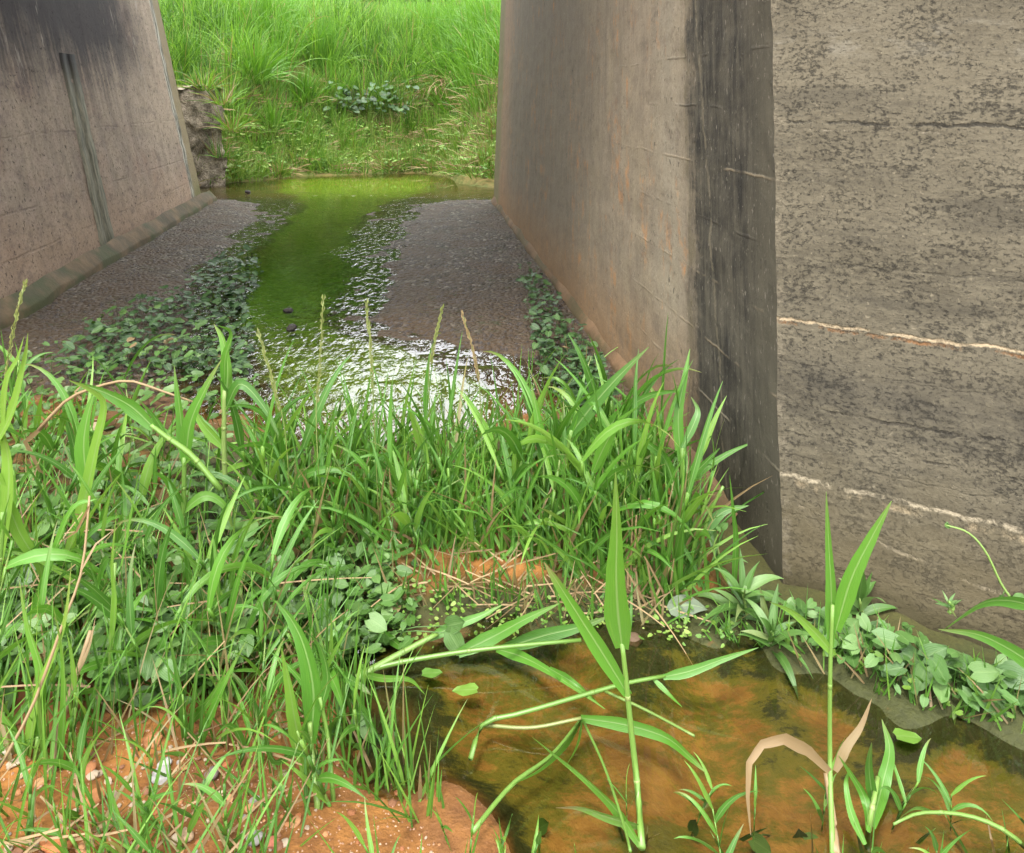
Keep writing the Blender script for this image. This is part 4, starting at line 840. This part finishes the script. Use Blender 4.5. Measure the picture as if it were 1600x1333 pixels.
# loose wet gravel on the channel floor
m = MB(); rs = random.Random(5)
for i in range(9000):
    py = 310+300*rs.random()**1.5; pxx = rs.uniform(60, 960); p = P(pxx, py)
    e = float(stream_e(np.array([p.x]), np.array([p.y]))[0])
    if e < 1.5 or p.y < 2.5: continue
    if (p-BR).dot(nrmR) < .03 or (p-FL).dot(nrmL) < .05: continue
    p.z = H(p.x, p.y); r = rs.uniform(.006, .017); a = rs.uniform(0, 6.28)
    vs = [p+Vector((math.cos(a+k*1.26)*r*rs.uniform(.7, 1.3), math.sin(a+k*1.26)*r*rs.uniform(.7, 1.3), -.3*r)) for k in range(5)]+[p+Vector((rs.uniform(-.3, .3)*r, rs.uniform(-.3, .3)*r, r*rs.uniform(.4, .7)))]
    m.add(vs, [(k, (k+1) % 5, 5) for k in range(5)])
o = m.build('channel_gravel', mat_simple('wet gravel grit', (.018,.015,.013), (.085,.066,.055), 40, .5, .4)); tag(o, 'dark wet gravel on the channel floor', 'gravel', None, 'stuff')
# ---- rubble block beyond the left abutment
c0 = Q(296, 235, 9.6); c1 = Q(352, 232, 9.9); dv = (c1-c0); dv.z = 0; w_ = dv.length; dv.normalize(); bk = Vector((-dv.y, dv.x, 0)); m = MB(); zt = Q(300, 136, 9.6).z
def rf(u, v): 
    k = u*w_; top = v; p = c0+dv*k*1.0-bk*(.12*(1-v))+Vector((0, 0, 0)); p.z = -.1+(zt+.1)*top; p += mnoise.noise_vector(p*2.2)*.10+mnoise.noise_vector(p*7)*.05+mnoise.noise_vector(p*19)*.02; return p
def grid(fn, nu, nv):
    V = [fn(i/(nu-1), j/(nv-1)) for j in range(nv) for i in range(nu)]; m.add(V, [(j*nu+i, j*nu+i+1, (j+1)*nu+i+1, (j+1)*nu+i) for j in range(nv-1) for i in range(nu-1)])
def rg(u, v, a, b):
    p = a+(b-a)*u; p.z = -.1+(zt+.1)*v*(1-.05*u); p += mnoise.noise_vector(p*2.2)*.10+mnoise.noise_vector(p*7)*.05+mnoise.noise_vector(p*19)*.02; return p
A_ = c0-dv*.5; B_ = c0+dv*w_; Cc = B_+bk*1.2; Dd = A_+bk*1.2
grid(lambda u, v: rg(u, v, A_, B_), 30, 40); grid(lambda u, v: rg(u, v, B_, Cc), 30, 40)
def rt(u, v):
    p = A_.lerp(B_, u).lerp(Dd.lerp(Cc, u), v); p.z = zt-.03*u; p += mnoise.noise_vector(p*2.2)*.10+mnoise.noise_vector(p*7)*.05+mnoise.noise_vector(p*19)*.02; return p
grid(rt, 30, 24); o = m.build('rubble_wall', M['rubble'], None, c0); tag(o, 'broken rubble concrete wall stub beyond the left abutment, half covered by grass', 'rubble wall')
# ---- far bank vegetation
def bank_pt(px, py):
    """march the view ray to the bank"""
    r_ = ray(px, py); r_ = r_/r_.y
    y = 8.9
    while y < 24:
        p = C0+r_*y
        if p.z < H(p.x, p.y): return p
        y += .12
    return None
def tuft(mb, p, n, L, w, spread, dry=.04, tint0=None, g=(.5, 1.6), fn=None, dryb=0):
    t0 = random.random() if tint0 is None else tint0
    for i in range(n):
        a = random.uniform(0, 6.28); el = R(90-abs(random.gauss(0, spread))); q = p+Vector((math.cos(a), math.sin(a), 0))*random.uniform(0, .12)
        mb.blade(arch(q, a+random.uniform(-.5, .5), max(el, .35), L*random.uniform(.6, 1.15), random.uniform(*g), 7), w*random.uniform(.7, 1.3), random.uniform(-1, 1), (t0+random.uniform(-.22, .22)) % 1, random.uniform(.5, 1) if random.random() < dry else 0, 0, .3)
def hH(x, y): return H(x, y)
mass = MB(); rr = random.Random(11)
xs_ = np.array([rr.uniform(-6.6, .9) for _ in range(1900)]); ys_ = np.array([rr.uniform(11.0, 17.5) for _ in range(1900)]); zs_ = hgt(xs_, ys_); shv = ys_-np.interp(xs_, YBX, YBY)
cnt = 0
for x, y, z, s_ in zip(xs_, ys_, zs_, shv):
    if s_ < .40+.22*math.sin(x*2.3): continue
    if -1.0 < x < 1 and s_ < 1.5: continue
    if cnt > 860: break
    cnt += 1
    big = max(.35, min(1, .45+.4*(s_-.9))); tuft(mass, Vector((x, y, z-.03)), 34, .95*big, .017, 26, .03, (math.sin(x*1.7+y*.9)*.5+.5)*.5+rr.random()*.3, (.5, 2.4))
o = mass.build('bank_grass', M['bank']); tag(o, 'lush bright green grass covering the far bank', 'grass', None, 'stuff')
low = MB(); lowd = MB()
xs_ = np.array([rr.uniform(-5.0, 1.2) for _ in range(3600)]); ys_ = np.array([rr.uniform(9.3, 13.2) for _ in range(3600)]); zs_ = hgt(xs_, ys_); shv = ys_-np.interp(xs_, YBX, YBY)
for x, y, z, s_ in zip(xs_, ys_, zs_, shv):
    if s_ < .03 or s_ > 1.9 or z < .015: continue
    if x > -1.2 and s_ < .35 and rr.random() < .75: continue
    drk = .22 if x > -2.2 else .07
    tuft(low, Vector((x, y, z-.02)), 12, rr.uniform(.18, .50), .013, 36, drk*.6, rr.random(), (1, 4))
    if rr.random() < drk*1.3:
        for k in range(7):
            lowd.blade(arch(Vector((x+rr.uniform(-.1, .1), y, z+rr.uniform(.02, .12))), rr.choice((0, 3.14))+rr.uniform(-.9, .9), R(rr.uniform(-5, 35)), rr.uniform(.15, .45), 1.5, 5), .012, rr.uniform(-1, 1), None, .5, 0, .2, 'stalk')
for x, y, z, s_ in list(zip(xs_, ys_, zs_, shv))[:1500]:
    if s_ < .1 or s_ > 1.3: continue
    for k in range(5):
        a = rr.uniform(0, 6.28); p = Vector((x+rr.uniform(-.15, .15), y+rr.uniform(-.1, .1), z+rr.uniform(.03, .22))); low.heart(p, Vector((math.cos(a), math.sin(a), -.2)), Vector((rr.uniform(-.5, .5), -.6, 1)), rr.uniform(.04, .09), None, .1*rr.random(), .7)
o = low.build('bank_weeds', M['weed']); tag(o, 'low yellowish weeds on the foot of the far bank', 'weeds', None, 'stuff')
o = lowd.build('dead_grass', M['straw']); tag(o, 'dead straw matted on the foot of the far bank', 'dead grass', None, 'stuff')
# tussocks one can tell apart
def tussock(px, py, n, L, spread, label, dryb=0, g=(.6, 1.8), w=.018, tint=None):
    p = bank_pt(px, py)
    if p is None: return
    p.z = H(p.x, p.y)-.03; root = empty('grass_tussock', p, label, 'grass tussock'); m = MB(); tuft(m, p, n, L, w, spread, .02, tint, g); m.build('blades', M['bank'], root, p)
    if dryb:
        m = MB()
        for i in range(dryb):
            a = random.uniform(math.pi, 2*math.pi); q = p+Vector((random.uniform(-.35, .35), -.15+random.uniform(-.1, .05), random.uniform(.0, .2))); m.blade(arch(q, a, R(random.uniform(-20, 35)), random.uniform(.3, .6), 3.2, 6), .014, random.uniform(-1, 1), None, .4, 0, .2, 'stalk')
        m.build('dead_skirt', M['straw'], root, p)
    return root
tussock(705, 140, 260, .95, 40, 'big arching grass tussock with a brown dead skirt at the right of the far bank', 130, (1.0, 2.6))
tussock(512, 128, 170, 1.15, 13, 'tall stiff upright grass tuft in the middle of the far bank', 0, (.1, .5), .018, .1)
tussock(300, 105, 150, .75, 32, 'yellow green grass tuft above the rubble wall at left of the far bank', 0, (.6, 1.5), .016, .75)
tussock(400, 150, 200, .95, 34, 'dark green arching tussock left of the middle of the far bank', 0, (1.0, 2.4), .017, .1)
tussock(640, 120, 160, .9, 34, 'rounded bright tussock between the upright tuft and the brown skirted one', 0, (1.0, 2.4), .017, .7)
tussock(470, 165, 110, .7, 34, 'small tussock low on the bank just left of the dark shrub', 0, (1.0, 2.6))
tussock(400, 235, 60, .45, 40, 'small pale tuft low on the bank near the water', 0, (1, 2.5), .013, .9)
tussock(350, 205, 90, .5, 36, 'bushy yellow green tuft at the foot of the rubble wall', 6, (1, 2.5), .013, .9)
for q_ in ((318,128,70,.5),(350,150,60,.45),(362,190,60,.45),(345,232,40,.35)):
    tq = Q(q_[0], q_[1], 9.75); tq = Vector((tq.x, tq.y, max(H(tq.x, tq.y), tq.z-.12))); root = empty('grass_tussock', tq, {318:'drooping grass tuft on top of the rubble wall',350:'grass tuft hanging over the right shoulder of the rubble wall',362:'grass tuft against the right side of the rubble wall',345:'short tuft at the right foot of the rubble wall'}[q_[0]], 'grass tussock'); m = MB(); tuft(m, tq, q_[2], q_[3], .012, 48, .25, .7, (1.5, 4)); m.build('blades', M['bank'], root, tq)
tussock(590, 190, 34, .7, 9, 'slim pale upright stems beside the dark leafed shrub', 0, (.1, .4), .014, .95)
# leafy shrub patch
p = bank_pt(555, 178); root = empty('shrub', p, 'dark round leaved shrub in the middle of the far bank', 'shrub'); m = MB()
for i in range(260):
    q = p+Vector((random.gauss(0, .48), random.uniform(-.4, .3), random.uniform(.0, .6)*random.random()+.05)); a = random.uniform(0, 6.28); m.heart(q, Vector((math.cos(a), math.sin(a), -.3)), Vector((random.uniform(-.5, .5), -.8, .9)), random.uniform(.07, .13), None, 0, 1)
m.build('foliage', M['shade'], root, p); m = MB()
for i in range(9): m.tube(arch(p+Vector((random.uniform(-.2, .2), 0, -.05)), random.uniform(3.2, 6.2), R(random.uniform(30, 80)), .5, 1, 6), .008, .003, 5, .2)
m.build('stem', M['bark'], root, p)
# orange soil scar and pinkish silt spit lie in the bank as ground
# trees beyond the crest
def tree(x, y, hh, cr, label, name='tree', trunk=.09):
    z = H(x, y); b = Vector((x, y, z-.1)); root = empty(name, b, label, 'tree'); m = MB()
    top = b+Vector((random.uniform(-.3, .3), 0, hh*.8)); m.tube(crv([b, b.lerp(top, .5)+Vector((.12, 0, 0)), top], 10), trunk, trunk*.35, 9, .3)
    for i in range(9):
        k = random.uniform(.35, .95); q = b.lerp(top, k); m.tube(arch(q, random.uniform(0, 6.28), R(random.uniform(15, 55)), cr*.9, .2, 6), trunk*.35, .01, 5, .3)
    m.build('trunk', M['bark'], root, b); m = MB(); cl = [(b+Vector((random.gauss(0, cr*.5), random.gauss(0, cr*.5), hh*random.uniform(.30 if hh < 5 else .45, 1.0))), cr*random.uniform(.25, .5)) for _ in range(30)]
    for c, r_ in cl:
        for i in range(90 if hh < 5 else 150):
            q = c+Vector((random.gauss(0, r_*.5), random.gauss(0, r_*.5), random.gauss(0, r_*.4))); a = random.uniform(0, 6.28); m.heart(q, Vector((math.cos(a), math.sin(a), -.5)), Vector((random.uniform(-.6, .6), random.uniform(-.6, .6), 1)), random.uniform(.16, .30), None, 0, .8)
    m.build('crown', M['tree'], root, b); return root
for i, (x, y, hh, lab) in enumerate(((-4.1,20.2,3.5,'dark leafy tree filling the gap in the row behind the crest'),(-2.8,20.5,3.6,'dark leafy tree behind the crest left of the slim trunked one'),(-.9,20.8,3.7,'dark leafy tree behind the crest right of the slim trunked one'),(-4.6,20.8,3.6,'dark leafy tree behind the crest, second from the left'),(-3.6,21,3.5,'dark low tree behind the grass crest at left'), (-1.9,22,3.6,'slim trunked tree standing behind the middle of the grass crest'), (-5.6,20.5,3.6,'dark bushy tree behind the crest over the rubble wall'), (-.1,21,3.6,'dark bushy tree behind the crest by the right abutment'))):
    tree(x, y, hh, 1.25, lab)
for x, y, hh in ((-8.0,23,10),(-10.2,23.5,11),(-12.6,24,10)): tree(x, y, hh, 2.3, 'tall leafy tree beyond the left end of the bank, mirrored in the stream', 'tree', .16)['group'] = 'tall trees beyond the left end of the bank'

# ------------------------------------------------------------------ light
w = bpy.data.worlds.new('World'); sc.world = w; w.use_nodes = True; nt = w.node_tree; nt.nodes.clear()
EL, AZ = R(68), R(205)
sky = nt.nodes.new('ShaderNodeTexSky'); sky.sky_type = 'NISHITA'; sky.sun_disc = False; sky.sun_elevation = EL; sky.sun_rotation = AZ
sky.dust_density = 6; sky.air_density = 1.2; sky.ozone_density = 1
hs = nt.nodes.new('ShaderNodeHueSaturation'); hs.inputs['Saturation'].default_value = .35
bg = nt.nodes.new('ShaderNodeBackground'); bg.inputs[1].default_value = .15
ow = nt.nodes.new('ShaderNodeOutputWorld')
tc = nt.nodes.new('ShaderNodeTexCoord'); cn = nt.nodes.new('ShaderNodeTexNoise'); cn.inputs['Scale'].default_value = 3; cn.inputs['Detail'].default_value = 5
mr = nt.nodes.new('ShaderNodeMapRange'); mr.inputs['From Min'].default_value = .3; mr.inputs['From Max'].default_value = .6; mr.inputs['To Min'].default_value = .55; mr.inputs['To Max'].default_value = .95
mc = nt.nodes.new('ShaderNodeMix'); mc.data_type = 'RGBA'; mc.inputs[7].default_value = (14.0, 14.2, 14.6, 1)   # bright overcast cloud
nt.links.new(tc.outputs['Generated'], cn.inputs['Vector']); nt.links.new(cn.outputs[0], mr.inputs['Value']); nt.links.new(mr.outputs[0], mc.inputs[0])
nt.links.new(sky.outputs[0], hs.inputs['Color']); nt.links.new(hs.outputs[0], mc.inputs[6]); nt.links.new(mc.outputs[2], bg.inputs[0]); nt.links.new(bg.outputs[0], ow.inputs[0])
sl = bpy.data.lights.new('sun', 'SUN'); sl.energy = 1.5; sl.angle = R(12); sl.color = (1, .96, .9)
so = bpy.data.objects.new('sun', sl); COL.objects.link(so)
sd = Vector((math.sin(AZ)*math.cos(EL), math.cos(AZ)*math.cos(EL), math.sin(EL)))   # towards the sun
so.rotation_euler = (-sd).to_track_quat('-Z', 'Y').to_euler(); so.location = (0, 0, 20)
sc.view_settings.view_transform = 'Standard'; sc.view_settings.look = 'None'; sc.view_settings.exposure = 1.68; sc.view_settings.gamma = 1
sc.cycles.max_bounces = 8; sc.cycles.transparent_max_bounces = 12; sc.cycles.diffuse_bounces = 4
sc.cycles.caustics_reflective = False; sc.cycles.caustics_refractive = False; sc.cycles.use_denoising = True
